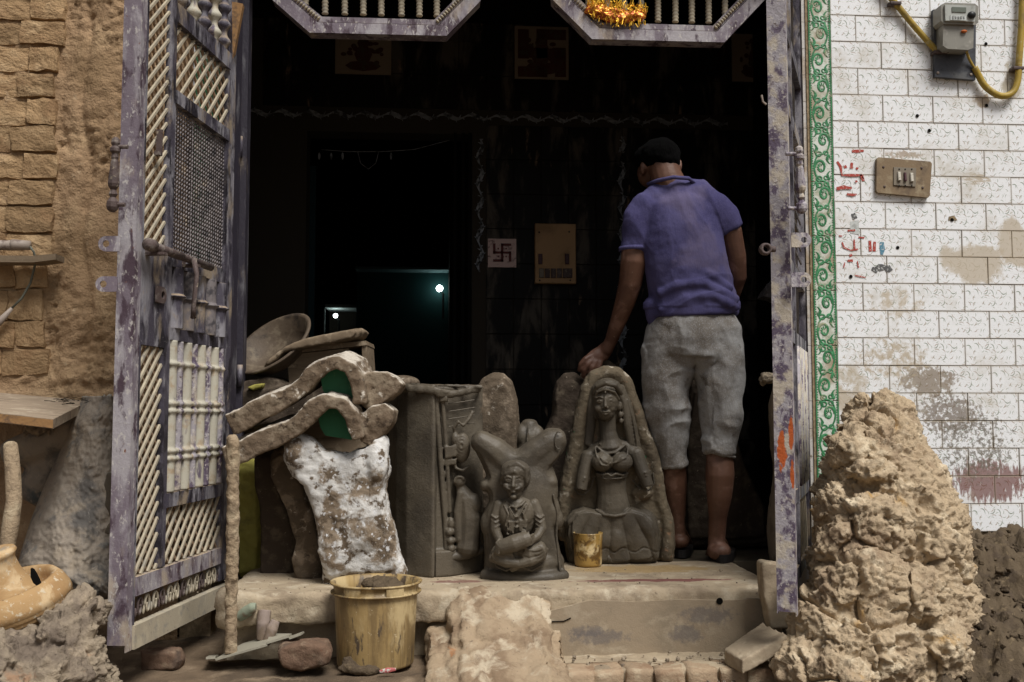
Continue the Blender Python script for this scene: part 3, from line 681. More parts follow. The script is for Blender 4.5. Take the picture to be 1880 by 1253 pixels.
for x, y in ((1684, 213), (1811, 194), (1810, 81), (1748, 404), (1706, 240), (1562, 508), (1648, 455)):
    mb = MB(); mb.lathe([(0, 0), (.005, 0), (.007, .001)], PY(x, y, YF - .004), Matrix.Rotation(R(90), 3, 'X'), 8); obj('drill_hole', mb, BLACKG, tw)
mb = MB(); mb.add([PY(x, y, YF - .004) for x, y in ((1742, 398), (1752, 396), (1758, 405), (1741, 405))], [(0, 1, 2, 3)]); obj('chipped_corner', mb, GROUT, tw)

# left doorway pier: same tiles and green border behind the open leaf
XLB0, XLB1 = PY(366, 60, YF).x, PY(402, 60, YF).x
lp = thing('doorway_pier', 'tiled pier with green scroll border seen behind the left gate leaf', 'pier', (XLB1, YF, 0))
mb = MB(); mb.bbox((XL + .002, YF + .01, 0), (XLB1 + .01, YG + .1, 2.9)); obj('pier_core', mb, GROUT, lp)
border_run(lp, (XLB0 + XLB1) / 2, YF + .0035, 0, 8, 1.0)
for i in range(26):
    z = zc0 - .5 + THH * i
    if z > 1.0:
        w = XLB0 - XL - .02; o = obj('tile', tile_mesh(w), WTILE, lp, local=True); o.location = Vector((XL + .01 + w / 2, YF + .004, z)) - lp.location

# ================================================================== PORCH INTERIOR
XI0, XI1 = -1.05, 1.75
pz0, pz1 = 0, 2.95
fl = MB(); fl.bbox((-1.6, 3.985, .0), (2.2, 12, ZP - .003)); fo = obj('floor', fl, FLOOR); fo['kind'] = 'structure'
dXL, dXR = PY(560, 500, YB).x, PY(866, 500, YB).x; dZ = PY(700, 243, YB).z
bw_ = thing('back_wall', 'black tiled rear wall of the porch with grey leaf borders', 'wall', (.3, YB, ZP))
mb = MB(); mb.bbox((XI0, YB + .008, ZP), (dXL, YB + .16, 3.2)); mb.bbox((dXR, YB + .008, ZP), (XI1 + .3, YB + .16, 3.2)); mb.bbox((dXL, YB + .008, dZ), (dXR, YB + .16, 3.2))
obj('tile_bed', mb, BLKGROUT, bw_)
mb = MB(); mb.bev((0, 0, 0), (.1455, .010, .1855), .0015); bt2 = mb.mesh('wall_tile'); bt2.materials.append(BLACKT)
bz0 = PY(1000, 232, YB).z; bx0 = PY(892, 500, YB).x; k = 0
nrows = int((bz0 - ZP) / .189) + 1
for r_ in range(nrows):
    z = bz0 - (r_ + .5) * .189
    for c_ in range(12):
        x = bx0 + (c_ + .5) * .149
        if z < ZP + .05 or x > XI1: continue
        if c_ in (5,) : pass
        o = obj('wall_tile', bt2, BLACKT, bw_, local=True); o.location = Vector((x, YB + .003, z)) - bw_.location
        o.rotation_euler = (R(random.uniform(-.4, .4)), 0, R(random.uniform(-.4, .4)))
bz1 = PY(1000, 205, YB).z
for r_ in range(4):
    for c_ in range(-8, 12):
        x = bx0 + (c_ + .5) * .149; z = bz1 + (r_ + .5) * .189
        o = obj('wall_tile', bt2, BLACKT, bw_, local=True); o.location = Vector((x, YB + .003, z)) - bw_.location
def leafwave(mb, x0, z0, dx, dz, L_, amp, n, Y):
    """grey acanthus wave: one wave with leaves per unit, along dx/dz"""
    for i in range(n):
        for t in range(9):
            t0, t1 = t / 9, (t + 1) / 9
            def P_(t, o): a = amp * math.sin(2 * math.pi * t) + o; s_ = (i + t) * L_; return Vector((x0 + dx * s_ - dz * a, Y, z0 + dz * s_ + dx * a))
            w = .004 + .010 * math.sin(math.pi * t0) ** 2; w1 = .004 + .010 * math.sin(math.pi * t1) ** 2
            mb.add([P_(t0, -w), P_(t1, -w1), P_(t1, w1), P_(t0, w)], [(0, 1, 2, 3)])
        for (t, ln, sg) in ((.2, .03, 1), (.3, .035, -1), (.45, .028, 1), (.6, .03, -1), (.75, .034, 1), (.9, .025, -1)):
            a = P_(t, 0); b = P_(min(t + .13, 1), sg * ln * .7); c = P_(t + .05, sg * ln * .3)
            mb.add([a, c, b, P_(t + .1, 0)], [(0, 1, 2, 3)])
    return mb
zb = (bz0 + bz1) / 2
o = leafwave(MB(), PY(452, 215, YB).x, zb, 1, 0, .145, .012, 18, YB - .0025); obj('leaf_border', o, GREYORN, bw_)
o = leafwave(MB(), PY(881, 500, YB).x, PY(881, 500, YB).z, 0, 1, .145, .012, 5, YB - .0025); obj('leaf_border', o, GREYORN, bw_)
o = leafwave(MB(), PY(1143, 500, YB).x, PY(1143, 690, YB).z, 0, 1, .145, .012, 9, YB - .0025); obj('leaf_border', o, GREYORN, bw_)
# side walls and ceiling
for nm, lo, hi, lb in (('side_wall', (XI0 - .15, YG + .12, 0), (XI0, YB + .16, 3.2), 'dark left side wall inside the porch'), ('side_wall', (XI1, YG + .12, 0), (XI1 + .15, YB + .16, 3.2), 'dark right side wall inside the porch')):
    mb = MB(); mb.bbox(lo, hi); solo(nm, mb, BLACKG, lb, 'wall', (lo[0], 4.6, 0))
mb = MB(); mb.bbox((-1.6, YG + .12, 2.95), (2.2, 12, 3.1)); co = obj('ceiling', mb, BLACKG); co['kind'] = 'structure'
# front wall over the doorway
mb = MB(); mb.bbox((XL, YF + .02, 2.62), (XRV, YG + .2, 2.95)); mb.bbox((-2.9, YF + .02, 2.9), (XR + 1.3, YG + .2, 3.3)); mb.bbox((XI0 - .5, YG + .121, 0), (XLB1 - .03, YG + .2, 2.62)); mb.bbox((XRV + .05, YG + .121, 0), (XI1 + .3, YG + .2, 2.62))
solo('lintel_wall', mb, MUD, 'plastered wall over the doorway, above the hanging grilles', 'wall', (.2, YF, 2.62))

# inner room: corridor walls, teal alcoves and two lit bulbs
mb = MB(); mb.bbox((-1.5, YB + .161, ZP), (-1.4, 10.4, 2.95)); mb.bbox((1.6, YB + .161, ZP), (1.7, 10.4, 2.95)); mb.bbox((-1.5, 10.4, ZP), (1.7, 10.5, 2.95))
solo('inner_room_walls', mb, ROOMW, 'dark walls of the room beyond the inner doorway', 'wall', (0, 8, ZP))
a0, a1 = PY(655, 500, 8.6), PY(818, 700, 8.6)
tl = thing('bulb_niche', 'teal wall niche lit by a bare bulb, seen through the inner doorway', 'niche', (a0.x, 8.6, a1.z))
mb = MB(); mb.bbox((a0.x, 8.6, a1.z - .3), (a1.x + .02, 8.65, a0.z)); obj('teal_wall', mb, TEAL, tl)
mb = MB(); mb.bbox((a0.x, 8.40, a0.z), (a1.x + .02, 8.65, a0.z + .02)); obj('soffit', mb, TEALS, tl)
mb = MB(); mb.bbox((a1.x + .02, 8.0, ZP), (a1.x + .3, 8.66, 2.9)); obj('dark_pier', mb, ROOMW, tl)
def bulb(px, py, Y, lab, e, r=.028):
    p = PY(px, py, Y); t = thing('light_bulb', lab, 'light bulb', p)
    mb = MB(); mb.ell(p, (r, r, r), None, 14, 10); obj('glass', mb, BULB, t, smooth=True)
    mb = MB(); mb.tube([p + Vector((.03, 0, -.25)), p + Vector((.03, .0, -.04)), p + Vector((0, 0, -.02))], .008, 6); obj('holder', mb, BLACKP, t)
    l = bpy.data.lights.new('bulb_light', 'POINT'); l.energy = e; l.color = (.6, 1, .92); l.shadow_soft_size = r
    lo_ = bpy.data.objects.new('bulb_light', l); COL.objects.link(lo_); lo_.parent = t; lo_.location = (0, -.035, 0)
bulb(807, 530, 8.53, 'bright bare bulb glowing against the teal wall', .075)
b0, b1 = PY(603, 571, 9.6), PY(725, 640, 9.6)
t2 = thing('lit_recess', 'dim recess with thin pale edge around the second, lower bulb', 'niche', (b0.x, 9.6, b1.z))
mb = MB(); mb.bbox((b0.x, 9.3, b0.z), (b1.x, 9.7, b0.z + .03)); obj('soffit', mb, PALEC, t2)
mb = MB(); mb.bbox((b0.x - .012, 9.3, b1.z), (b0.x, 9.32, b0.z)); obj('edge_strip', mb, PALEC, t2)
mb = MB(); mb.bbox((b0.x, 9.68, b1.z - .3), (b1.x, 9.7, b0.z)); obj('back_panel', mb, ROOMW, t2)
bulb(616, 580, 9.42, 'small bare bulb low in the recess to the left', .03, .02)
mb = MB(); q0, q1 = PY(552, 305, YB + .17), PY(576, 620, YB + .17); mb.bbox((q0.x, YB + .165, ZP), (q1.x, YB + .19, q0.z))
solo('door_frame', mb, TEALD, 'deep teal upright of the inner doorway, left side', 'door frame', (q0.x, YB + .17, ZP))
mb = MB()
for px in (835, 850, 862): q = PY(px, 500, YB - .02); mb.bbox((q.x - .008, YB - .02, ZP), (q.x + .008, YB + .007, dZ))
solo('door_moulding', mb, BLACKG, 'dark fluted moulding down the right side of inner doorway', 'moulding', (PY(850, 500, YB).x, YB, ZP))

# picture tiles, charm tile, distribution board, bead string
def picture(x0, y0, x1, y1, lab, seed):
    c = PY((x0 + x1) / 2, y1, YB - .01); t = thing('picture_tile', lab, 'picture tile', c)
    a, b = PY(x0, y0, YB - .01), PY(x1, y1, YB - .01)
    mb = MB(); mb.bbox((a.x, YB - .012, b.z), (b.x, YB - .004, a.z)); obj('panel', mb, PICT, t)
    rr = random.Random(seed); w = b.x - a.x; h = a.z - b.z; mb = MB(); cx = (a.x + b.x) / 2; cz = (a.z + b.z) / 2
    def disc(x, z, rx, rz, y=YB - .013): mb.add([(cx + x * w + rx * w * math.cos(R(45 * i)), y, cz + z * h + rz * h * math.sin(R(45 * i))) for i in range(8)], [tuple(range(8))])
    disc(0, .25, .11, .14, YB - .0142); disc(0, -.02, .16, .22, YB - .0140); disc(0, -.3, .32, .13, YB - .0138)
    for i in range(26):
        a_ = rr.uniform(0, 6.28); rad = rr.uniform(.15, .36); disc(math.cos(a_) * rad, math.sin(a_) * rad, rr.uniform(.03, .07), rr.uniform(.03, .07), YB - .0144 - i * .0001)
    obj('print', mb, PICR, t); return t
picture(616, 60, 718, 138, 'small picture tile with red figure, behind the left hanging grille', 1)
pt = picture(945, 48, 1044, 147, 'larger picture tile with red hooked cross and figure, between the grilles', 2)
picture(1343, 62, 1432, 152, 'picture tile with dark figure near the right jamb', 5)
def hooked(cx, cy, s, Y, wd, parent, m, name):
    mb = MB(); h = wd / 2
    for (ax, ay, bx, by) in ((-s, 0, s, 0), (0, -s, 0, s), (-s, 0, -s, -s), (s, 0, s, s), (0, -s, s, -s), (0, s, -s, s)):
        x0_, x1_ = min(ax, bx) - h, max(ax, bx) + h; y0_, y1_ = min(ay, by) - h, max(ay, by) + h
        # y down in the photo
        p, q = PY(cx + x0_, cy + y0_, Y), PY(cx + x1_, cy + y1_, Y); mb.bbox((p.x, Y, q.z), (q.x, Y + .001 + .0001 * len(mb.f), p.z))
    for dx in (-.5, .5):
        for dy in (-.5, .5): p = PY(cx + dx * s, cy + dy * s, Y); mb.bbox((p.x - .004, Y, p.z - .004), (p.x + .004, Y + .0022, p.z + .004))
    return obj(name, mb, m, parent)
hooked(995, 98, 34, YB - .0185, 20, pt, PICR, 'cross_print')
a, b = PY(896, 438, YB - .02), PY(948, 491, YB - .02)
ct = thing('charm_tile', 'small pale tile with a dark red swastika left of the tan board', 'tile', (a.x, YB, b.z))
mb = MB(); mb.bbox((a.x, YB - .012, b.z), (b.x, YB - .003, a.z)); obj('panel', mb, SWTILE, ct)
hooked(922, 464, 14.5, YB - .0165, 4.5, ct, DKRED, 'swastika_print')
a, b = PY(981, 413, YB), PY(1056, 523, YB)
db = thing('distribution_board', 'tan wooden switch board with sockets on the black tiles', 'switch board', (a.x, YB, b.z))
mb = MB(); mb.bev(((a.x + b.x) / 2, YB - .022, (a.z + b.z) / 2), (b.x - a.x, .04, a.z - b.z), .004); obj('board', mb, PANELB, db)
for x in (994, 1005, 1016, 1027, 1038, 1046):
    p = PY(x, 502, YB - .045); mb = MB(); mb.bev((p.x, YB - .046, p.z), (.026, .012, .05), .002); obj('socket' if x == 994 else 'switch', mb, SWD if x == 994 else RUSTY, db)
for x in (992, 1041):
    p = PY(x, 476, YB - .045); mb = MB(); mb.bev((p.x, YB - .046, p.z), (.022, .010, .055), .002); obj('fuse', mb, MAROON, db)
for x, y in ((990, 427), (1045, 426), (991, 515), (1047, 515)):
    mb = MB(); mb.ell(PY(x, y, YB - .043), (.005, .004, .005), None, 8, 6); obj('screw', mb, BLACKP, db)
mb = MB(); pts = [PY(x, y, YB - .03) for x, y in ((590, 275), (640, 279), (700, 279), (760, 275), (825, 258))]; mb.tube(pts, .0018, 5)
mb.tube([PY(x, y, YB - .03) for x, y in ((657, 280), (662, 300), (676, 311), (690, 300), (695, 280))], .002, 5)
for x in (586, 608, 629, 718): mb.ell(PY(x, 287, YB - .03), (.007, .007, .02), None, 8, 6)
solo('bead_string', mb, GREYORN, 'thin bead string hanging across the top of inner doorway', 'bead string', PY(676, 279, YB - .03))

# ================================================================== HANGING GRILLES over the doorway
def grille(pts, balx, lab, ytop=-150):
    """pts: four corner pixels of the lower rim; closed above the frame edge"""
    (xa, ya), (xb, yb), (xc, yc), (xd, yd) = pts
    base = PY((xb + xc) / 2, yb, YG); t = thing('hanging_grille', lab, 'grille', base)
    Y = YG; up_ = 240
    full = [(xa - 30, ya - up_), (xa, ya), (xb, yb), (xc, yc), (xd, yd), (xd + 30, yd - up_)]
    ctr = Vector(((xb + xc) / 2, -100))
    def inset(k): 
        out = []
        for x, y in full:
            v = Vector((x, y)) - ctr; out.append(tuple(ctr + v * (1 - k / v.length)))
        return out
    def bar(o_pts, i_pts, ya_, yb_, m, nm):
        for i in range(len(o_pts) - 1):
            mb = MB(); q = [o_pts[i], o_pts[i + 1], i_pts[i + 1], i_pts[i]]
            mb.prism([PY(x, y, ya_) for x, y in q], (0, yb_ - ya_, 0)); obj(nm, mb, m, t)
    bar(full, inset(24), Y - .02, Y + .045, PAINT, 'frame_bar')
    bar(inset(25), inset(37), Y - .008, Y + .03, PAINT, 'inner_bar')
    inn = inset(31)
    for i in range(len(inn) - 1):      # twisted bead rail
        a, b = PY(*inn[i], Y - .012), PY(*inn[i + 1], Y - .012)
        if i != 2:
            n = int((b - a).length / .012); mb = MB()
            for k in range(n):
                c = a.lerp(b, (k + .5) / n); mb.ell(c, (.0085, .007, .0048), Matrix.Rotation(math.atan2(-(b - a).z, (b - a).x) + 1.57, 3, 'Y'), 8, 6)
            obj('bead_rail', mb, LATT, t, smooth=True, kind='stuff')
    for x in balx:
        yy = yb - 34 + (yc - yb) * (x - xb) / (xc - xb)
        if x < xb + 14: yy = yb - 34 - (xb + 14 - x) * .75
        if x > xc - 14: yy = yc - 34 - (x - xc + 14) * .75
        a, b = PY(x, yy, Y + .01), PY(x, yy - 260, Y + .01); n = 40; prof = []
        pts_, rr = [], []
        for k in range(n * 3):
            pts_.append(a.lerp(b, k / (n * 3 - 1))); rr.append(.0118 + .0022 * math.sin(k * 2.1))
        mb = MB(); mb.tube(pts_, rr, 8); obj('baluster', mb, LATT, t, smooth=True)
    return t
grille([(500, 0), (568, 60), (820, 66), (882, 2)], [561, 597, 633, 667, 700, 737, 770, 802, 836], 'purple painted metal grille with balusters hanging at upper left of doorway')
grille([(1015, 0), (1087, 72), (1330, 78), (1404, 0)], [1080, 1115, 1146, 1177, 1208, 1240, 1270, 1301, 1331, 1362], 'purple painted metal grille with tinsel hanging at upper right of doorway')
# tinsel garland
mb = MB(); rr = random.Random(4); base = PY(1130, 22, YG - .035)
mb.tube([PY(x, y, YG - .03) for x, y in ((1078, 14), (1100, 22), (1130, 30), (1160, 30), (1186, 26))], [.022, .030, .030, .026, .02], 10, flat=.5)
tg = thing('tinsel_garland', 'orange and gold tinsel garland tied on the right hanging grille', 'garland', base)
obj('cloth', mb, TINSEL, tg, rock=lambda p, n: .010 * fn(p, 40, 3), remesh=.004, sm=1)
mb = MB()
for i in range(420):
    x = rr.uniform(1077, 1187); y = 6 + (x - 1078) * .12 + rr.choice((rr.gauss(0, 4), rr.gauss(0, 4), rr.uniform(-8, 40))); p = PY(x, y, YG - .055 - rr.random() * .01)
    d = Vector((rr.gauss(0, .5), rr.gauss(-.3, .3), rr.gauss(.8, .6))) * .011; w = Vector((.0012, 0, .0004)); mb.add([p - w, p + w, p + d + w, p + d - w], [(0, 1, 2, 3)])
obj('strand', mb, TINSELG, tg, kind='stuff')

# ================================================================== GATE, LEFT LEAF (stands open towards the lane)
H = Vector((PY(443, 760, YG).x, YG, 0)); Nn = PD(240, 760, 2.95); Nn.z = 0
ang = math.atan2(Nn.y - H.y, Nn.x - H.x); LW = .92
gl = thing('gate_leaf', 'left ornate iron gate leaf, open, with lattice, wire mesh and spindles', 'gate', H, ang)
# leaf frame: local x along the leaf (hinge -> free edge), local -y/+y is thickness; the side facing the doorway is +y?  (computed)
eL = Vector((math.cos(ang), math.sin(ang), 0)); nL = Vector((-math.sin(ang), math.cos(ang), 0))
SG = 1 if nL.x > 0 else -1          # local y sign that faces the doorway (+X)
def lb(u0, u1, z0_, z1_, d0, d1, m, nm, parent=gl):      # bar: d measured towards the doorway
    mb = MB(); ya_, yb_ = sorted((SG * d0, SG * d1)); mb.bbox((u0, ya_, z0_), (u1, yb_, z1_)); return obj(nm, mb, m, parent, local=True)
def lbev(o):
    md = o.modifiers.new('b', 'BEVEL'); md.width = .002; md.segments = 1; return o
# hollow free-edge post (square tube with open broken foot)
mb = MB(); pt_, w_ = .0025, .05
U0, U1 = .885, .925
yA, yB = sorted((-SG * .041, SG * .012))
mb.bbox((U0, yA, .17), (U0 + pt_, yB, 2.6)); mb.bbox((U1 - pt_, yA, .185), (U1, yB, 2.6))
mb.bbox((U0 + pt_, yA, .20), (U1 - pt_, yA + pt_, 2.6)); mb.bbox((U0 + pt_, yB - pt_, .165), (U1 - pt_, yB, 2.6))
obj('edge_post', mb, PAINT, gl, local=True)
lb(.872, .884, .168, 2.6, 0, .012, DPAINT, 'stile'); 
lb(.682, .716, .37, 2.6, -.004, .016, DPAINT, 'stile')
lb(.148, .215, .25, 2.6, -.012, .010, DPAINT, 'stile')
lb(.06, .135, .28, 2.6, -.02, .0, JAMB, 'stile')
for (u0, u1, za, zb_) in ((.217, .68, 2.06, 2.12), (.217, .68, 1.80, 1.842), (.217, .68, 1.285, 1.335), (.217, .68, 1.058, 1.094), (.217, .68, .545, .588)):
    lb(u0, u1, za, zb_, -.006, .018, DPAINT, 'rail')
lb(.217, .870, .312, .366, -.006, .016, PAINT, 'rail')
lb(.137, .884, .166, .232, -.006, .02, LATT, 'bottom_rail')
lb(.718, .870, 1.03, 1.235, -.004, .013, DPAINT, 'lock_plate')
lb(.718, .870, 1.235, 1.315, -.004, .012, DPAINT, 'lock_plate')
# lattices
def lattice(u0, u1, za, zb_, sl, sp, m1, m2, w=.0075):
    """diagonal bars, clipped to the panel; front layer leans one way, back layer the other"""
    for layer, sgn in ((0, -1), (1, 1)):
        dd = (.001, .008) if layer == 0 else (-.009, -.0015)
        k0 = -int((u1 - u0) * sl / sp) - 2; k1 = int((zb_ - za) / sp) + int((u1 - u0) * sl / sp) + 3
        for k in range(k0, k1):
            c = za + k * sp                # z at u0 (front) line: z = c - sgn*sl*(u-u1)
            def zz(u): return c + sgn * sl * ((u1 - u) if sgn > 0 else (u - u0) * -1 * -1) if sgn < 0 else c + sl * (u1 - u) - sl * (u1 - u0) * 0
            # parametric clip
            A = (u0, c + (sl * (u1 - u0) if sgn < 0 else 0)); B = (u1, c + (0 if sgn < 0 else sl * (u1 - u0)))
            (ua, z_a), (ub, z_b) = A, B; lo, hi = 0., 1.; dz = z_b - z_a
            if abs(dz) > 1e-9:
                t0, t1 = (za - z_a) / dz, (zb_ - z_a) / dz
                if t0 > t1: t0, t1 = t1, t0
                lo, hi = max(lo, t0), min(hi, t1)
            if hi - lo < .06: continue
            P0 = Vector((ua + (ub - ua) * lo, 0, z_a + dz * lo)); P1 = Vector((ua + (ub - ua) * hi, 0, z_a + dz * hi))
            d = (P1 - P0).normalized(); nn = Vector((-d.z, 0, d.x)) * w / 2
            fr = [P0 + nn, P1 + nn, P1 - nn, P0 - nn]
            ys = SG * dd[0]; mb = MB(); mb.prism([Vector((p.x, ys, p.z)) for p in fr], (0, SG * (dd[1] - dd[0]), 0))
            obj('lattice_bar', mb, m2 if layer == 0 else m1, gl, local=True)
# in view the front bars rise to the right (towards the hinge): sign below
lattice(.718, .870, 1.316, 2.45, .95, .044, LATB, LATT, .0080)
lattice(.718, .870, .367, 1.029, 1.0, .046, LATB, LATT, .0085)
lattice(.217, .680, 1.843, 2.058, 1.0, .056, LATB, LATT, .0085)
lattice(.217, .680, .367, .544, 1.0, .056, LATB, LATT, .0085)
# wire mesh panel: wavy wires
mb = MB(); za, zb_ = 1.336, 1.798
n = 34
for i in range(n):
    z = za + (zb_ - za) * (i + .5) / n
    mb.tube([Vector((.225 + .45 * k / 46, SG * (.002 + .0025 * math.sin(k * math.pi + i * math.pi)), z + .0042 * (1 if (k // 1) % 2 else -1))) for k in range(47)], .0030, 4, cap=False)
n = 24
for i in range(n):
    u = .225 + .45 * (i + .5) / n; mb.tube([Vector((u, -SG * .001, za)), Vector((u, -SG * .001, zb_))], .0022, 4, cap=False)
obj('wire_mesh', mb, WIRE, gl, local=True, kind='stuff')
lb(.217, .232, 1.336, 1.799, -.006, .012, DPAINT, 'mesh_frame'); lb(.668, .680, 1.336, 1.799, -.006, .012, DPAINT, 'mesh_frame')
# spindles in the tall panel
def spindle(u, za, zb_, bands, r0, m):
    pts, rr = [], []; n = 90
    for k in range(n + 1):
        z = za + (zb_ - za) * k / n; t = k / n; r = r0
        for b in bands: r += r0 * .35 * math.exp(-((z - b) / .0055) ** 2)
        pts.append(Vector((u, 0, z))); rr.append(r)
    mb = MB(); mb.tube(pts, rr, 12); o = obj('spindle', mb, m, gl, local=True, smooth=True); return o
bands = [1.0, .895, .872, .756, .733]
bands = [.985, .862, .838, .716, .692]
for i in range(8):
    spindle(.243 + .058 * i, .590, 1.057, bands, .024 if i % 2 else .020, SPIN if i % 2 else PAINT2)
for b in bands:
    mb = MB(); mb.tube([Vector((.222, SG * .012, b)), Vector((.676, SG * .012, b))], .0085, 8); obj('cross_band', mb, SPIN, gl, local=True, smooth=True)
for i in range(5):
    u = .262 + .092 * i; spindle(u, 1.095, 1.284, [1.195], .031, DPAINT if i % 2 == 0 else WIRE)
    
for i in range(4): lb(.305 + .092 * i, .311 + .092 * i, 1.1, 1.284, -.02, -.016, PALEC, 'paper_strip') if i in (1, 3) else None
# upper ornate panel: bold turned balusters lying diagonally, only their feet show
for i, u in enumerate((.25, .34, .43, .52, .61)):
    pts, rr = [], []
    for k in range(50):
        z = 2.122 + .40 * k / 49; pts.append(Vector((u, 0, z))); rr.append(.012 + .014 * abs(math.sin(k * .42)) ** 3)
    mb = MB(); mb.tube(pts, rr, 10); obj('upper_baluster', mb, SPIN if i % 2 else DPAINT, gl, local=True, smooth=True)
# scroll grille along the foot
for i in range(13):
    u = .20 + .052 * i; mb = MB(); sgn = 1 if i % 2 else -1
    sp = [Vector((u + sgn * (.018 * (1 - t * .7)) * math.cos(t * 7), SG * .004, .272 + (.033 * (1 - t * .7)) * math.sin(t * 7))) for t in np.linspace(0, 1, 26)]
    mb.tube(sp, .0042, 6); mb.ell(Vector((u + .026, SG * .004, .262)), (.005, .005, .014), None, 8, 6)
    obj('foot_scroll', mb, LATT if i % 3 else RUSTY, gl, local=True, smooth=True)
# bolt, lugs, handle
def P_l(p): return mtx(gl).inverted() @ p
mb = MB(); zbolt = 1.315
mb.tube([Vector((.90, SG * .045, zbolt)), Vector((.44, SG * .045, zbolt))], .0125, 12); mb.tube([Vector((.915, SG * .045, zbolt)), Vector((.885, SG * .045, zbolt))], .019, 12)
mb.tube([Vector((.86, SG * .045, zbolt)), Vector((.68, SG * .045, zbolt))], .0135, 12)
sl_ = obj('sliding_bolt', mb, RUSTY, gl, local=True, smooth=True)
for u in (.85, .60):
    mb = MB(); mb.bbox((u - .012, min(0, SG * .07), zbolt - .022), (u + .012, max(0, SG * .07), zbolt - .0135)); mb.bbox((u - .012, *sorted((0, SG * .02))[:1], zbolt - .02), (u + .012, max(.02 * SG, 0), zbolt + .02)); obj('bolt_bracket', mb, RUSTY, gl, local=True)
mb = MB(); mb.tube([Vector((.62, SG * .06, zbolt)), Vector((.63, SG * .075, zbolt - .05)), Vector((.64, SG * .07, zbolt - .16)), Vector((.625, SG * .065, zbolt - .185))], [.009, .008, .0075, .010], 8); obj('bolt_handle', mb, RUSTY, gl, local=True, smooth=True)
def lug(c, wx, hz, th, hr, ax, m, parent, local=False, sgn=-1):
    """plate with a hole; ax: direction it sticks out"""
    ax = Vector(ax).normalized(); upv = Vector((0, 0, 1)); nv = ax.cross(upv).normalized(); n = 20; c = Vector(c)
    out, inn = [], []
    hc = c + ax * (wx - hz / 2)
    for k in range(n):
        a = 2 * math.pi * k / n; v = ax * math.cos(a) + upv * math.sin(a)
        if math.cos(a) >= 0: q = hc + v * hz / 2
        else:
            q = hc + upv * math.sin(a) / max(abs(math.sin(a)), .6) * hz / 2 * min(1, abs(math.sin(a)) / .6) + ax * (-(wx - hz / 2) * min(1, abs(math.cos(a)) * 1.2))
        out.append(q); inn.append(hc + v * hr)
    mb = MB(); vv = [p + nv * s_ * th / 2 for s_ in (-1, 1) for p in out] + [p + nv * s_ * th / 2 for s_ in (-1, 1) for p in inn]; fs = []
    for k in range(n):
        j = (k + 1) % n; fs += [(k, j, 2 * n + j, 2 * n + k), (n + j, n + k, 3 * n + k, 3 * n + j), (k, n + k, n + j, j), (2 * n + k, 2 * n + j, 3 * n + j, 3 * n + k)]
    mb.add(vv, fs); return obj('bolt_lug', mb, m, parent, local=local)
for y_ in (448, 522):
    p = PD(221 if y_ < 500 else 216, y_, 2.93); lug(p, .062, .044, .006, .010, -RT, PAINT, gl)
p = PD(250, 530, 2.90)
lug(Vector((.80, SG * .02, P_l(PD(270, 530, 2.95)).z)), .07, .05, .006, .012, (-1, 0, 0), RUSTY, gl, local=True)
def turned_handle(px, py0, py1, d, parent, m):
    a, b = PD(px[0], py0, d), PD(px[1], py1, d); mb = MB()
    prof = [(0, .004), (.03, .011), (.08, .013), (.12, .010), (.15, .015), (.19, .015), (.22, .009), (.27, .011), (.30, .009), (.33, .011), (.50, .0145), (.62, .0165), (.66, .014), (.70, .008), (.76, .0125), (.80, .008), (.86, .0165), (.93, .0175), (.97, .014), (1, .006)]
    mb.tube([a.lerp(b, t) for t, _ in prof], [r for _, r in prof], 8); o = obj('pull_handle', mb, m, parent)
    return o, a, b
o, a, b = turned_handle((213, 206), 252, 390, 2.90, gl, RUSTY)
for t in (.13, .90):
    p = a.lerp(b, t); mb = MB(); mb.tube([p, p + RT * .035], .006, 8); obj('handle_stud', mb, RUSTY, gl)
lb(.80, .822, 1.60, 1.61, .013, .03, RUSTY, 'latch_hook'); lb(.80, .808, 1.60, 1.68, .013, .03, RUSTY, 'latch_hook')
# outer frame upright that the leaf hangs from
gj = thing('gate_jamb', 'dark upright iron frame the left gate leaf hangs from', 'gate frame', (H.x, YG, 0))
mb = MB(); mb.bbox((H.x - .055, YG - .01, ZP), (H.x + .004, YG + .06, 2.61)); obj('upright', mb, JAMB, gj)
mb = MB(); mb.bbox((H.x - .10, YG + .0, ZP), (H.x - .0555, YG + .05, 2.61)); obj('inner_channel', mb, JAMB, gj)
for y_ in (270, 690):
    p = PY(440, y_, YG - .02); mb = MB(); mb.tube([p + Vector((0, 0, -.04)), p + Vector((0, 0, .04))], .011, 10); obj('hinge', mb, DPAINT, gj, smooth=True)
# slanting wooden batten at the top behind the leaf
mb = MB(); a, b = PD(435, 5, 3.75), PD(415, 112, 3.75); d = (b - a).normalized(); q = Vector((d.z, 0, -d.x)) * .022
mb.prism([a + q, b + q, b - q, a - q], (0, .03, 0)); solo('wooden_batten', mb, PLANKE, 'short orange brown wooden batten wedged above the left leaf', 'batten', b)

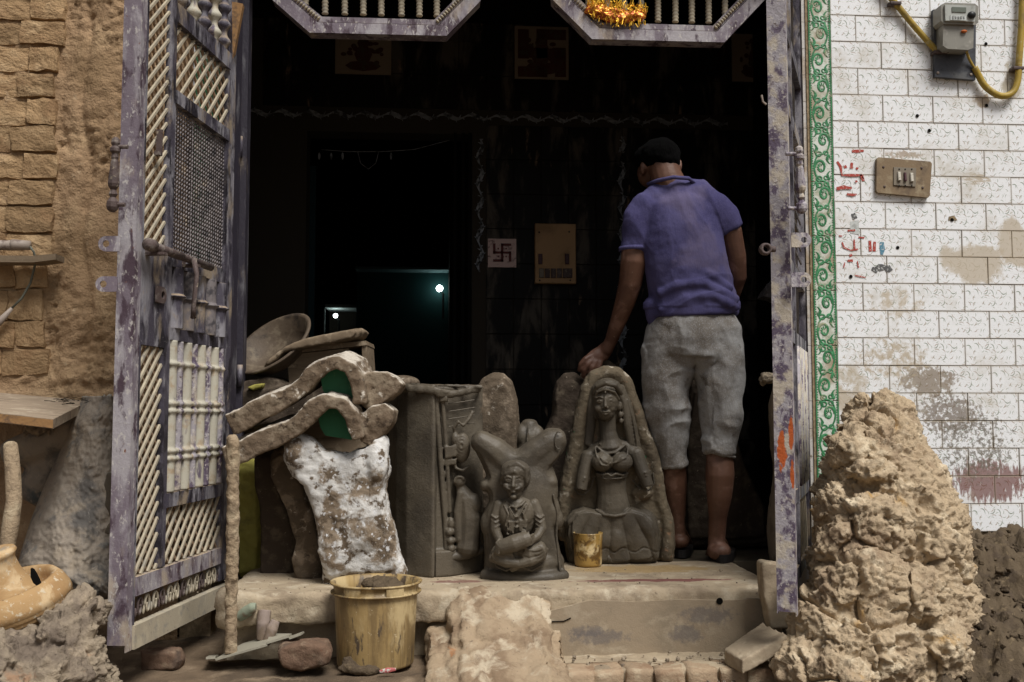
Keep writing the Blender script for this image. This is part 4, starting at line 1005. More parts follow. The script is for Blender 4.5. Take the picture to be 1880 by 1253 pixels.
# ================================================================== GATE, RIGHT LEAF (seen almost edge on)
H2 = Vector((PY(1482, 760, YG).x, YG, 0)); N2 = PD(1440, 760, 3.10); N2.z = 0
ang2 = math.atan2(N2.y - H2.y, N2.x - H2.x); LW2 = (N2 - H2).length
gr = thing('gate_leaf', 'right ornate iron gate leaf seen nearly edge on, paint flaking', 'gate', H2, ang2)
SG2 = -1 if -math.sin(ang2) > 0 else 1    # side facing the tiled wall is +X; doorway side is -X
def rb(u0, u1, z0_, z1_, y0, y1, m, nm):
    mb = MB(); mb.bbox((u0, y0, z0_), (u1, y1, z1_)); return obj(nm, mb, m, gr, local=True)
zbt = PD(1445, 1125, 3.08).z
mb = MB(); a_, b_ = LW2 - .01, LW2 + .035; t_ = .003; hy = .028
mb.bbox((a_, -hy, zbt + .006), (b_, -hy + t_, 2.6)); mb.bbox((a_, hy - t_, zbt), (b_, hy, 2.6)); mb.bbox((a_, -hy + t_, zbt + .01), (a_ + t_, hy - t_, 2.6)); mb.bbox((b_ - t_, -hy + t_, zbt + .012), (b_, hy - t_, 2.6))
obj('edge_post', mb, PAINT2, gr, local=True)
rb(LW2 - .05, LW2 - .011, .30, 2.6, -.012, .012, DPAINT, 'stile'); rb(.62, .65, .30, 2.6, -.008, .014, DPAINT, 'stile'); rb(.10, .16, .3, 2.6, -.012, .012, DPAINT, 'stile'); rb(.0, .05, .3, 2.6, -.02, .02, DPAINT, 'stile')
for za in (.30, .545, 1.058, 1.285, 1.80, 2.06): rb(.161, .62, za, za + .042, -.01, .012, DPAINT, 'rail'); rb(.651, LW2 - .051, za, za + .042, -.01, .012, DPAINT, 'rail')
for i in range(7):
    mb = MB(); mb.tube([Vector((.20 + .062 * i, 0, .59)), Vector((.20 + .062 * i, 0, 1.057))], .02, 10); obj('spindle', mb, SPIN if i % 2 else PAINT2, gr, local=True, smooth=True)
for i in range(9):
    mb = MB(); mb.tube([Vector((.17, 0, 1.34 + .05 * i)), Vector((.61, 0, 1.36 + .05 * i))], .004, 5); obj('mesh_bar', mb, WIRE, gr, local=True)
for i in range(6):
    mb = MB(); mb.tube([Vector((.17 + .075 * i, 0, .345)), Vector((.24 + .075 * i, 0, .54))], .006, 5); obj('lattice_bar', mb, LATT, gr, local=True)
# orange smear on the post
for x, ya_, yb_, w in ((1432, 790, 870, 9), (1453, 765, 830, 6), (1452, 840, 905, 4)):
    p, q = PD(x - w, ya_, 3.05), PD(x + w, yb_, 3.05)
for y_ in (441, 514):
    p = PD(1452, y_, 3.06); lug(p, .060, .044, .006, .009, RT, PAINT2, gr)
o, a, b = turned_handle((1467, 1472), 268, 393, 3.04, gr, PAINT2)
for t in (.12, .92):
    p = a.lerp(b, t); mb = MB(); mb.tube([p, p - RT * .04], .006, 8); obj('handle_stud', mb, PAINT2, gr)
p = PD(1405, 458, 3.05); mb = MB(); mb.lathe([(.010, -.012), (.017, -.012), (.019, 0), (.017, .012), (.010, .012), (.010, -.012)], p, Matrix.Rotation(R(90), 3, 'X'), 14); mb.tube([p + RT * .014, p + RT * .03], .009, 8); obj('bolt_ring', mb, RUSTY, gr, smooth=True)
p = PD(1398, 175, 3.05); mb = MB(); mb.tube([p, p + RT * .004 - UP * .02, p + RT * .014 - UP * .028], .0035, 6); obj('wire_hook', mb, ALU, gr)
for y_ in (245, 415):
    p = PY(1462, y_, YG - .06); mb = MB(); mb.ell(p, (.018, .018, .03), None, 12, 8); obj('hinge_knob', mb, MUDPIPE, gr, smooth=True)
gj2 = thing('gate_jamb', 'thin iron frame upright beside the right gate leaf', 'gate frame', (H2.x, YG, 0))
mb = MB(); mb.bbox((H2.x - .008, YG + .0, ZP), (H2.x + .018, YG + .06, 2.61)); obj('upright', mb, DPAINT, gj2)

# ================================================================== MOUND OF DRY CLAY (right)
mx = Px(3.15); mb = MB()
def E(px, py, d, rx, ry, rz): p = PD(px, py, d); mb.ell(p, (rx, ry, rz))
cp = [(1612, 752, 3.58, 56), (1612, 790, 3.52, 72), (1614, 850, 3.45, 100), (1626, 950, 3.38, 132), (1636, 1050, 3.34, 150), (1632, 1150, 3.28, 166), (1622, 1290, 3.22, 190)]
mb.tube([PD(x, y, d) for x, y, d, r in cp], [r * d / F for x, y, d, r in cp], 26, flat=.95)
E(1585, 742, 3.5, .03, .05, .025); E(1645, 775, 3.48, .035, .06, .03); E(1560, 830, 3.35, .05, .07, .06); E(1685, 880, 3.36, .06, .08, .07); E(1604, 868, 3.25, .08, .06, .035)
E(1720, 975, 3.30, .06, .09, .07); E(1530, 930, 3.28, .05, .08, .08); E(1600, 975, 3.17, .13, .07, .12); E(1700, 1010, 3.20, .09, .09, .10); E(1520, 1030, 3.2, .05, .09, .10)
E(1590, 1090, 3.10, .15, .09, .13); E(1680, 1110, 3.12, .11, .1, .13); E(1752, 1100, 3.25, .07, .12, .12); E(1510, 1150, 3.12, .08, .12, .10); E(1600, 1200, 3.02, .17, .1, .13)
E(1720, 1210, 3.05, .11, .1, .12); E(1765, 1220, 3.15, .08, .14, .14); E(1480, 1240, 3.05, .08, .16, .09); E(1545, 1250, 2.95, .1, .1, .08)
def rock_mound(p, n):
    w_ = Vector((fn(p, 7, 3), fn(p + Vector((9, 0, 0)), 7, 3), fn(p + Vector((0, 9, 0)), 7, 3))) * .022
    q = p + w_
    d1, e1 = vor(q, 5.5)
    k = .028 * fn(p, 4, 5) + .017 * facet(q, 7) + .011 * facet(q, 24, 6.6) + .014 * facet(q, 17, 3.1) + .0075 * facet(q, 38, 1.7) + .004 * facet(q, 80, 4.2)
    k -= .034 * max(0, .09 - e1) / .09 * (1 if fn(p, 3, 2) > -.15 else .1)
    k += .006 * fn(p, 60, 4)
    pit = fn(p + Vector((3, 3, 3)), 14, 3); k -= .05 * max(0, pit - .42)
    return k
solo('clay_mound', mb, EARTH, 'tall heap of dry crumbling tan clay against the tiled wall', 'clay heap', (PD(1620, 1250, 3.2).x, 3.15, 0), remesh=.0050, sm=6, rock=rock_mound)
# dark rubble heap at far right
mb = MB(); nxx, nyy = 130, 90; X0, X1, Y0, Y1 = 1.42, 2.6, 2.75, YF - .003
for j in range(nyy + 1):
    for i in range(nxx + 1):
        x = X0 + (X1 - X0) * i / nxx; y = Y0 + (Y1 - Y0) * j / nyy
        t = (y - Y0) / (Y1 - Y0); h = .36 * min(1, t * 1.25) ** .8 * min(1, (x - X0 + .05) / .32) ** .6 + .02
        q = Vector((x, y, 0)); d, e = vor(q, 13); d2, e2 = vor(q, 32)
        h += .05 * fn(q, 4, 3) + .035 * facet(q, 13) + .022 * (.5 - d2) + .018 * facet(q, 34) + .006 * fn(q, 50, 3)
        mb.v.append(Vector((x, y, max(h, -.03))))
for j in range(nyy):
    for i in range(nxx): a = j * (nxx + 1) + i; mb.f.append((a, a + 1, a + nxx + 2, a + nxx + 1))
solo('dirt_heap', mb, DIRT, 'low heap of dark brown earth rubble at the far right corner', 'dirt heap', (1.9, 3.3, 0), smooth=True)
cme = [brick_mesh('clod', (1, .9, .8), 70 + k, .22) for k in range(5)]
for m_ in cme: m_.materials.append(CLOD)
mb = MB(); rr = random.Random(9); clods = MB()
for i in range(420):
    x = rr.uniform(1.44, 2.4); y = rr.uniform(2.85, YF - .03); t = (y - Y0) / (Y1 - Y0)
    z = .36 * min(1, t * 1.25) ** .8 * min(1, (x - X0 + .05) / .32) ** .6 + .03 + .05 * fn(Vector((x, y, 0)), 4, 3)
    s_ = rr.choice((.008, .012, .016, .024)); me = cme[i % 5]; Mr = Matrix.Rotation(rr.random() * 6, 3, 'Z') @ Matrix.Rotation(rr.random() * 6, 3, 'X')
    clods.add([Mr @ v.co * s_ + Vector((x, y, z)) for v in me.vertices], [tuple(p.vertices) for p in me.polygons])
o = obj('clods', clods, DIRT, smooth=True); o['kind'] = 'stuff'; o['label'] = 'loose dark clods scattered over the dirt heap at far right'; o['category'] = 'clods'

# ================================================================== LEFT FOREGROUND: clay clods, pot, sheet, shelf
mb = MB()
E(40, 1200, 2.75, .16, .16, .09); E(110, 1165, 2.75, .10, .12, .09); E(150, 1130, 2.8, .055, .08, .06); E(60, 1250, 2.65, .17, .18, .10); E(140, 1230, 2.72, .085, .12, .11); E(0, 1230, 2.6, .10, .12, .10); E(90, 1180, 2.68, .05, .06, .06); E(-40, 1180, 2.8, .15, .2, .12); E(110, 1280, 2.8, .16, .2, .12); E(10, 1290, 2.8, .2, .2, .14)
def rock_l(p, n):
    q = p + Vector((fn(p, 9, 2), fn(p + Vector((9, 0, 0)), 9, 2), 0)) * .015
    d1, e1 = vor(q, 9)
    return .020 * fn(p, 6, 4) + .024 * facet(q, 12) + .012 * facet(q, 28, 2.2) + .007 * facet(q, 60, 5) - .016 * max(0, .12 - e1) / .12 + .004 * fn(p, 70, 3)
solo('clay_clods', mb, EARTHG, 'pile of grey brown clay clods under the earthen pot at lower left', 'clay heap', (PD(80, 1250, 2.75).x, 2.75, 0), remesh=.005, sm=4, rock=rock_l)
# earthen pot (upturned neck on wide bowl), tilted
pc = PD(26, 1090, 2.78)
pot = thing('earthen_pot', 'yellow earthenware pot with broken side lying on the clay clods', 'pot', pc - Vector((0, 0, .12)), 0)
Mt = Matrix.Rotation(R(13), 3, 'X') @ Matrix.Rotation(R(-13), 3, 'Y')
mb = MB()
mb.lathe([(.0, .112), (.052, .114), (.060, .112), (.064, .104), (.058, .096), (.054, .085), (.060, .05), (.075, .015), (.098, -.018), (.112, -.028)], pc + Vector((-.030, 0, .005)), Mt, 48)
obj('neck', mb, TERRA, pot, smooth=True)
mb = MB()
mb.lathe([(.105, -.028), (.112, -.024), (.119, .0), (.124, .020), (.137, .022), (.150, .006), (.160, -.018), (.163, -.034), (.158, -.038), (.161, -.046), (.154, -.050), (.156, -.058), (.148, -.063), (.148, -.070), (.12, -.09), (.05, -.105), (0, -.11)], pc + Vector((-.024, 0, .0)), Mt, 56, .006)
obj('bowl', mb, TERRA, pot, smooth=True)
hp = PD(70, 1058, 2.58)
mb = MB(); vs_ = [PD(x, y, 2.70 + .03 * ((x - 55) / 25)) for x, y in ((56, 1044), (60, 1046), (65, 1054), (70, 1064), (74, 1074), (69, 1077), (61, 1071), (56, 1060))]
mb.prism(vs_, (0, .012, 0)); obj('broken_gap', mb, BLACKG, pot)
# drum ring around the mud pile (crumpled mud-caked sheet)
sp_ = Px(3.15)
mb = MB(); grid = {}
outl_l = [(735, 150, 212), (780, 120, 215), (820, 110, 215), (860, 95, 215), (900, 78, 215), (950, 58, 216), (1000, 42, 216), (1040, 30, 214), (1080, 60, 214), (1100, 120, 212), (1110, 165, 210)]
rowsN, colsN = 130, 90
ys = [a for a, _, _ in outl_l]; ls = [b for _, b, _ in outl_l]; rs = [c + 26 for _, _, c in outl_l]
for j in range(rowsN + 1):
    y = 728 + (1112 - 728) * j / rowsN; l = np.interp(y, ys, ls); r_ = np.interp(y, ys, rs)
    for i in range(colsN + 1):
        t = i / colsN; x = l + (r_ - l) * t; bulge = math.sin(math.pi * min(1, max(0, t))) ** .6
        d = 3.50 - .20 * bulge - .32 * (j / rowsN) ** 1.2 + (.14 if j > rowsN - 15 else 0) * ((j - rowsN + 15) / 15) ** 2
        q = Vector((x / 300, y / 300, 0)); d += .020 * fn(q, 2.5, 4) + .028 * (1 - abs(mn.noise(Vector((x / 70 + y / 260, y / 160 - x / 200, 2)))) * 3) * .5 + .010 * fn(q, 14, 3) + .005 * fn(q, 45, 4)
        mb.v.append(PD(x, y, d))
for j in range(rowsN):
    for i in range(colsN): a = j * (colsN + 1) + i; mb.f.append((a, a + 1, a + colsN + 2, a + colsN + 1))
o = solo('mud_caked_sheet', mb, SACK, 'grey mud caked plastic sheet bulging behind the left gate leaf', 'sheet', (PD(150, 1110, 3.2).x, 3.3, 0), smooth=True)
md = o.modifiers.new('t', 'SOLIDIFY'); md.thickness = .012; md.offset = 1
# upper roll of the sheet below the plank
w2 = Px(3.45); w2.t([(20, 835, 0, 26), (80, 815, -5, 34), (140, 790, -8, 34), (190, 765, -10, 30), (240, 745, -6, 26)], 14); w2.t([(60, 900, 25, 40), (90, 850, 15, 36), (150, 820, 5, 36), (230, 800, 0, 40)], 14)
solo('mud_roll', w2.mb, SACK, 'dark earthen roll under the plank, behind the mud caked sheet', 'mud roll', w2.p(120, 900), remesh=.009, sm=6, rock=lambda p, n: .010 * fn(p, 7, 4))
# torn edge flap
fl_ = Px(3.04); fl_.poly([(196, 868), (204, 866), (212, 880), (212, 985), (190, 980), (196, 965), (203, 955), (198, 940), (192, 930), (194, 905), (190, 890)], 0, 3)
solo('torn_flap', fl_.mb, LEATHER, 'torn curled edge of the sheet beside the gate post', 'sheet scrap', fl_.p(200, 985), remesh=.003, sm=2)
# wooden pole at far left
w3 = Px(3.0); w3.t([(5, 820, 30, 13), (14, 870, 20, 14), (22, 920, 8, 14), (20, 960, 0, 15), (16, 1010, -8, 14)], 14)
solo('wooden_pole', w3.mb, MUDPIPE, 'bent pale wooden pole leaning at the far left edge', 'pole', w3.p(16, 1010, -8), smooth=True)
# shelf plank with prop stone
sh = thing('plank_shelf', 'weathered wooden plank shelf jutting from the mud wall at left', 'shelf', PY(60, 740, 3.5))
def zpl(px, py, z): return PZ(px, py, z)
zt = .83 + (760 - 728) / F * 3.4
mb = MB(); c4 = [PD(-60, 752, 3.05), PD(98, 770, 3.02), PD(165, 736, 3.60), PD(-60, 716, 3.62)]
for c_ in c4: pass
mb.prism([c4[0], c4[1], c4[2], c4[3]], (0, 0, .0)) if False else mb.prism(c4, (0, 0, -.028)); obj('plank', mb, PLANK, sh)
mb = MB(); mb.prism([c4[0] + Vector((0, -.002, -.002)), c4[1] + Vector((0, -.002, -.002)), c4[1] + Vector((0, -.002, -.026)), c4[0] + Vector((0, -.002, -.026))], (0, .0015, 0)); obj('front_edge', mb, PLANKE, sh)
mb = MB(); mb.prism([PD(-60, 760, 3.2), PD(18, 764, 3.2), PD(22, 777, 3.2), PD(-60, 778, 3.2)], (0, .3, 0)); obj('under_batten', mb, PLANK, sh)
w4 = Px(3.4); w4.e(80, 783, 0, 34, 26, 20); w4.e(60, 800, 20, 26, 26, 18)
solo('prop_stone', w4.mb, EARTHG, 'grey stone wedged under the plank shelf', 'stone', w4.p(70, 815), remesh=.006, sm=3, rock=rock_l)
rr = random.Random(2); mb = MB()
for i in range(26):
    x, y = rr.gauss(120, 14), rr.gauss(738, 3); p = PD(x, y, 3.4 - (y - 736) * .012) + Vector((0, 0, .004)); d = Vector((rr.gauss(0, 1), rr.gauss(0, 1), .1)).normalized() * rr.uniform(.008, .02); mb.tube([p - d, p + d], .0009, 4)
o = obj('twigs', mb, BLACKG); o['kind'] = 'stuff'; o['label'] = 'small dry twigs lying on the plank shelf'; o['category'] = 'twigs'
# tube light fitting, flat bar, cable
tf = thing('tube_fitting', 'short pale tube fitting sticking in from left over a flat wooden bar', 'light fitting', PY(20, 452, YF - .09))
mb = MB(); mb.tube([PY(-80, 449, YF - .09), PY(28, 451, YF - .09)], .018, 14); obj('tube', mb, ALU, tf, smooth=True)
mb = MB(); mb.tube([PY(22, 450, YF - .09), PY(28, 450, YF - .09), PY(55, 451, YF - .09)], [.02, .0195, .0165], 14); obj('end_cap', mb, ALU, tf, smooth=True)
mb = MB(); mb.tube([PY(55, 453, YF - .09), PY(62, 463, YF - .085), PY(66, 480, YF - .07), PY(56, 520, YF - .06), PY(40, 548, YF - .06), PY(20, 568, YF - .06)], .004, 8); obj('wire', mb, CABLE, tf, smooth=True)
mb = MB(); mb.tube([PY(22, 566, YF - .06), PY(0, 590, YF - .06), PY(-20, 610, YF - .06)], [.006, .013, .014], 10); obj('plug', mb, ALU, tf, smooth=True)
mb = MB(); q = [PY(-80, 468, YF - .12), PY(60, 470, YF - .12), PY(102, 466, YF - .12), PY(102, 477, YF - .12), PY(60, 482, YF - .12), PY(-80, 481, YF - .12)]
mb.prism(q, (0, .085, 0)); solo('flat_bar', mb, WOOD, 'flat wooden bar fixed to the mud wall under the tube fitting', 'bar', PY(20, 481, YF - .1))

# ================================================================== PIPES, PLATE, BRICKS near the stoop
w5 = Px(3.14); w5.t([(427, 806, 0, 11), (428, 815, 0, 12), (427, 1000, 0, 11.5), (425, 1080, 0, 11), (424, 1185, 0, 10.5), (424, 1200, 0, 10.5)], 16, cut='e')
solo('mud_coated_pipe', w5.mb, MUDPIPE, 'upright iron pipe thickly coated with mud in front of the gate hinge', 'pipe', w5.p(424, 1222), remesh=.004, sm=2, rock=lambda p, n: .004 * fn(p, 40, 4) + .002 * fn(p, 9, 2))
w6 = Px(3.24)
pf = thing('drain_pipe', 'stubby pale green and pinkish pipe elbows poking from under the doorstep', 'pipe', w6.p(490, 1172))
w6.t([(436, 1135, 10, 10), (452, 1124, 4, 11), (464, 1116, 0, 10), (470, 1116, 0, 9)], 14, cut='se'); obj('green_elbow', w6.mb, PIPEG, pf, remesh=.003, sm=3)
w6 = Px(3.24); w6.t([(484, 1122, 8, 13), (483, 1145, 0, 12), (480, 1175, 0, 9)], 14, cut='se'); obj('elbow', w6.mb, PIPEP, pf, remesh=.003, sm=3)
w6 = Px(3.24); w6.t([(506, 1140, 2, 8), (500, 1155, -4, 11), (494, 1172, -6, 9), (490, 1182, -8, 7)], 14, cut='se'); obj('bent_stub', w6.mb, PIPEP, pf, remesh=.003, sm=3)
mb = MB(); prof = [(378, 1211), (395, 1210), (440, 1197), (490, 1183), (530, 1171), (552, 1163)]
top_ = [PD(x, y, 3.12) for x, y in prof]; bot_ = [PD(x + 6, y - (16 if 400 < x < 520 else 4), 3.28) for x, y in prof]
vv = []
for a, b in zip(top_, bot_): vv += [a, b]
for i in range(len(prof) - 1): mb.add([vv[2 * i], vv[2 * i + 1], vv[2 * i + 3], vv[2 * i + 2]], [(0, 1, 2, 3)])
o = solo('scrap_plate', mb, LEATHER, 'curled scrap of dark sheet lying at the foot of the pipe', 'metal scrap', PD(440, 1215, 3.2))
md = o.modifiers.new('t', 'SOLIDIFY'); md.thickness = .006
w7 = Px(3.12); w7.pillow([(512, 1192), (520, 1182), (560, 1174), (602, 1178), (608, 1196), (604, 1214), (556, 1234), (520, 1222)], 60)
solo('red_brick_lump', w7.mb, REDBR, 'dusty broken red brick lying beside the bucket', 'brick', w7.p(560, 1234), remesh=.005, sm=4, rock=lambda p, n: .008 * fn(p, 14, 4))
w8 = Px(3.2); w8.pillow([(262, 1192), (330, 1190), (337, 1210), (330, 1226), (264, 1228)], 50)
solo('shadowed_brick', w8.mb, REDBR, 'brick lying in shadow below the left gate leaf', 'brick', w8.p(300, 1228), remesh=.005, sm=3, rock=lambda p, n: .006 * fn(p, 14, 4))
# stone slabs under the right leaf
w9 = Px(3.30); w9.pillow([(1394, 1032), (1400, 1029), (1436, 1034), (1440, 1100), (1452, 1128), (1450, 1150), (1410, 1152), (1404, 1120), (1396, 1090)], 44, ((1, .86), (.975, 1)))
solo('leaning_slab', w9.mb, SLAB, 'upright tan stone slab leaning under the right gate leaf', 'slab', w9.p(1425, 1152), remesh=.005, sm=2, rock=lambda p, n: .003 * fn(p, 14, 4))
mb = MB(); q = [PD(1329, 1192, 3.18), PD(1362, 1212, 3.05), PD(1446, 1165, 3.10), PD(1400, 1142, 3.28)]
mb.prism(q, (0, 0, -.045)); solo('tilted_slab', mb, SLAB, 'flat tan stone slab lying tilted below the leaning slab', 'slab', PD(1385, 1210, 3.15), remesh=.005, sm=2, rock=lambda p, n: .003 * fn(p, 14, 4))
# pebbles and crumbs
rr = random.Random(12); crumbs = MB()
for i in range(520):
    zone = rr.random()
    if zone < .45: x, y, z = rr.uniform(-.9, 1.2), rr.uniform(2.9, 3.35), .004
    elif zone < .6: x, y, z = rr.uniform(.8, 1.2), rr.uniform(3.0, 3.2), .03
    elif zone < .75: x, y, z = rr.uniform(.4, 1.1), rr.uniform(3.17, 3.33), .067
    else: x, y, z = rr.uniform(-.8, 1.1), rr.uniform(3.38, 3.8), ZP + .001
    s_ = rr.choice((.003, .004, .006, .010)) if z != ZP + .001 else rr.choice((.002, .003, .005)); me = cme[i % 5]; Mr = Matrix.Rotation(rr.random() * 6, 3, 'Z') @ Matrix.Rotation(rr.random() * 6, 3, 'X')
    crumbs.add([Mr @ v.co * s_ + Vector((x, y, z)) for v in me.vertices], [tuple(p.vertices) for p in me.polygons])
o = obj('crumbs', crumbs, EARTHG, smooth=True); o['kind'] = 'stuff'; o['label'] = 'loose crumbs of earth scattered over the step and ground'; o['category'] = 'crumbs'

# ================================================================== BUCKET
bc = PZ(685, 1236, .055); bc.y += .115; bc.z = .055
bk = thing('bucket', 'dirty yellow plastic bucket with mud smears standing before the doorstep', 'bucket', bc)
dB = (bc - CAM).dot(FW); sB = dB / F; r1, r0 = 78 * sB, 70 * sB; hB = 150 * sB
mb = MB()
mb.lathe([(0, .002), (r0 - .01, .0), (r0 - .002, .003), (r0, .010), (r1 - .004, hB - .038), (r1 - .004, hB - .034), (r1 + .007, hB - .034), (r1 + .009, hB - .031), (r1 + .009, hB - .028), (r1 - .001, hB - .026), (r1 + .001, hB - .006), (r1 + .010, hB - .004), (r1 + .012, hB), (r1 + .008, hB + .003), (r1 - .003, hB), (r1 - .008, hB - .03), (r0 - .006, .012), (0, .010)], (0, 0, 0), None, 72, .004)
obj('shell', mb, BUCK, bk, local=True, smooth=True)
for a_, wd in ((-118, 24), (-62, 24)):
    mb = MB(); pts = [(math.cos(R(a_ + t)) * (r1 + .008), math.sin(R(a_ + t)) * (r1 + .008)) for t in np.linspace(-wd / 2, wd / 2, 8)]
    for (x0_, y0_), (x1_, y1_) in zip(pts[:-1], pts[1:]): mb.prism([(x0_, y0_, hB - .030), (x1_, y1_, hB - .030), (x1_, y1_, hB - .004), (x0_, y0_, hB - .004)], (0, .006, 0))
    obj('rim_rib', mb, BUCK, bk, local=True)
mb = MB(); mb.ell((.035, .02, hB - .022), (.055, .05, .026)); mb.ell((.0, .05, hB - .018), (.05, .03, .022)); 
obj('mud_load', mb, DIRT, bk, local=True, remesh=.004, sm=2, rock=lambda p, n: .010 * fn(p, 25, 4), label='dark mud heaped inside the rim')
mb = MB()
for a_, z_, s_ in ((-118, .012, .05), (-125, .03, .03), (-105, .01, .04), (-95, .008, .03)): mb.ell((math.cos(R(a_)) * r0, math.sin(R(a_)) * r0, z_), (s_, .012, .016))
obj('mud_crust', mb, DIRT, bk, local=True, remesh=.004, sm=1, rock=lambda p, n: .006 * fn(p, 40, 4))
mb = MB(); p = PD(712, 1231, dB - .155); mb.tube([p - RT * .024 - UP * .004, p, p + RT * .024 + UP * .003], [.004, .008, .004], 8, flat=.4); solo('candy_wrapper', mb, FADED, 'tiny red and white sweet wrapper at the foot of the bucket', 'wrapper', (p.x, p.y, 0))

# ================================================================== MOULDS AND CLAY PIECES on the stoop, left group
def moulded(name, pts, d, th, m, lab, base, amp=.006, extra=None, vox=.006, sm=8, cat='plaster mould', layers=None):
    w = Px(d); w.pillow(pts, th, *( [layers] if layers else []))
    if extra: extra(w)
    return solo(name, w.mb, m, lab, cat, w.p(*base), remesh=vox, sm=sm, rock=lambda p, n: amp * fn(p, 9, 4) + amp * .35 * fn(p, 45, 3))
# white one
moulded('standing_mould', [(526, 812), (533, 799), (552, 796), (572, 803), (600, 826), (640, 836), (672, 822), (693, 800), (707, 800), (716, 815), (716, 860), (711, 900), (716, 935), (727, 975), (736, 1010), (746, 1050), (742, 1062), (700, 1066), (640, 1074), (600, 1088), (592, 1060), (597, 1020), (588, 985), (578, 950), (572, 920), (560, 888), (540, 872), (529, 845)], 3.50, 62, WHITEM, 'white crusted plaster mould standing behind the yellow bucket', (660, 1070), .009, lambda w: (w.e(620, 1010, -30, 30, 14, 50), w.e(548, 830, -20, 24, 26, 30), w.e(695, 850, -18, 22, 24, 40), w.e(655, 950, -22, 50, 18, 70)))
moulded('standing_mould', [(498, 835), (506, 820), (525, 817), (545, 850), (560, 885), (572, 930), (582, 960), (596, 1000), (592, 1072), (548, 1083), (541, 1040), (548, 1000), (540, 975), (530, 935), (512, 900), (500, 870)], 3.62, 50, CRUST, 'speckled brown mould leaning behind the white crusted mould', (570, 1080), .006)
moulded('standing_mould', [(470, 838), (480, 820), (505, 822), (515, 880), (530, 930), (548, 980), (547, 1040), (543, 1066), (490, 1072), (480, 1060), (482, 1000), (478, 930), (470, 880)], 3.74, 50, DARKM, 'dark brown mould standing farthest left beside yellow sack', (510, 1068), .004)
moulded('yellow_sack', [(440, 840), (475, 850), (480, 920), (482, 990), (478, 1055), (445, 1062), (430, 1000)], 3.86, 60, YSACK, 'dull yellow sack slumped in the corner behind the gate hinge', (455, 1060), .010, cat='sack')
# saddle shaped moulds
def ribbon_mould(path, d, depth_m, th, m, lab, lining, wing, group='saddle shaped moulds stacked on the standing moulds', plug=None):
    w = Px(d); t = thing('saddle_mould', lab, 'plaster mould', w.p(path[len(path) // 2][0], path[len(path) // 2][1] + 60), 0, group)
    vec = Vector((FW.x, FW.y, 0)) * depth_m
    mb = MB(); s = d / F; vec = vec + Vector((0, 0, .035)); P2 = [Vector((x, y)) for x, y in path]; up_, dn_ = [], []
    for q in range(len(P2)):
        dd = (P2[min(q + 1, len(P2) - 1)] - P2[max(q - 1, 0)]).normalized(); nn = Vector((dd.y, -dd.x)); h_ = th * (.95 if q < 4 else (.58 if q > 6 else .75))
        up_.append(P2[q] + nn * h_); dn_.append(P2[q] - nn * h_)
    mb.prism([w.p(v.x, v.y) for v in up_ + dn_[::-1]], vec)
    mb.prism([w.p(x, y, wing[0]) for x, y in wing[2]], Vector((FW.x, FW.y, 0)) * wing[1] * s)
    obj('shell', mb, m, t, remesh=.005, sm=6, rock=lambda p, n: .006 * fn(p, 9, 4) + .003 * fn(p, 45, 3))
    mb = MB(); a = [w.p(x, y) + vec * .25 for x, y in lining]
    mb.prism(a, vec * .1); obj('lining', mb, GRNLIN, t, label='green inner lining'); return t
ribbon_mould([(420, 782), (445, 772), (470, 756), (500, 742), (530, 728), (556, 708), (572, 686), (594, 672), (618, 665), (642, 676), (654, 700), (659, 728), (660, 742)], 3.44, .28, 21, SADDLEM, 'upper saddle shaped mould with white ridge and green lining', [(585, 720), (582, 700), (596, 684), (620, 678), (640, 692), (648, 722), (652, 740), (600, 742)], (40, 70, [(650, 690), (668, 680), (700, 680), (722, 690), (736, 704), (724, 722), (700, 738), (676, 756), (658, 742)]))
ribbon_mould([(410, 842), (445, 830), (475, 812), (510, 800), (540, 786), (560, 768), (578, 748), (600, 736), (626, 742), (644, 764), (652, 790), (657, 808)], 3.40, .30, 21, SADDLEM, 'lower saddle shaped mould with green lining resting on the white mould', [(580, 790), (576, 770), (590, 756), (612, 750), (632, 766), (642, 800), (646, 815), (590, 806)], (36, 70, [(652, 765), (680, 745), (702, 740), (720, 754), (716, 776), (698, 800), (674, 822), (654, 812)]))
# clay block with relief (half cylinder body and decorated side)
cb = thing('clay_relief_block', 'large dark wet clay block with temple relief on its right side', 'clay sculpture', PD(800, 1052, 3.62))
plan = [(712, 3.98), (716, 3.84), (728, 3.74), (748, 3.68), (772, 3.65), (798, 3.62)]
mb = MB(); fr = [PD(x, 760, d) for x, d in plan]; bk_ = [PD(x + 12, 760, d + .10) for x, d in plan][::-1]
bx = [Vector((p.x, p.y, ZP)) for p in fr + [PD(806, 760, 3.70)] + bk_]
mb.prism(bx, (0, 0, .672)); obj('curved_wall', mb, CLAY, cb, remesh=.006, sm=3, rock=lambda p, n: .004 * fn(p, 6, 3))
mb = MB(); fr = [(800, 3.63), (830, 3.66), (886, 3.76), (892, 3.86), (810, 3.80)]
mb.prism([Vector((PD(x, 760, d).x, PD(x, 760, d).y, ZP)) for x, d in fr], (0, 0, .09))
mb.prism([Vector((PD(x, 760, d + .03).x, PD(x, 760, d + .03).y, ZP)) for x, d in fr], (0, 0, .665))
obj('relief_wall', mb, CLAY, cb, remesh=.005, sm=2)
w = Px(3.66)
w.t([(800, 722, -8, 5), (806, 800, -8, 5), (812, 880, -8, 5), (818, 960, -8, 5), (822, 1050, -8, 6)]); w.t([(812, 722, -6, 4), (818, 800, -6, 4), (822, 860, -6, 4), (826, 940, -5, 4)])
for i, y in enumerate((742, 756, 770, 784)): w.c([(822, y, 2), (850, y - 4, 9), (872, y - 8, 14)], 1.6)
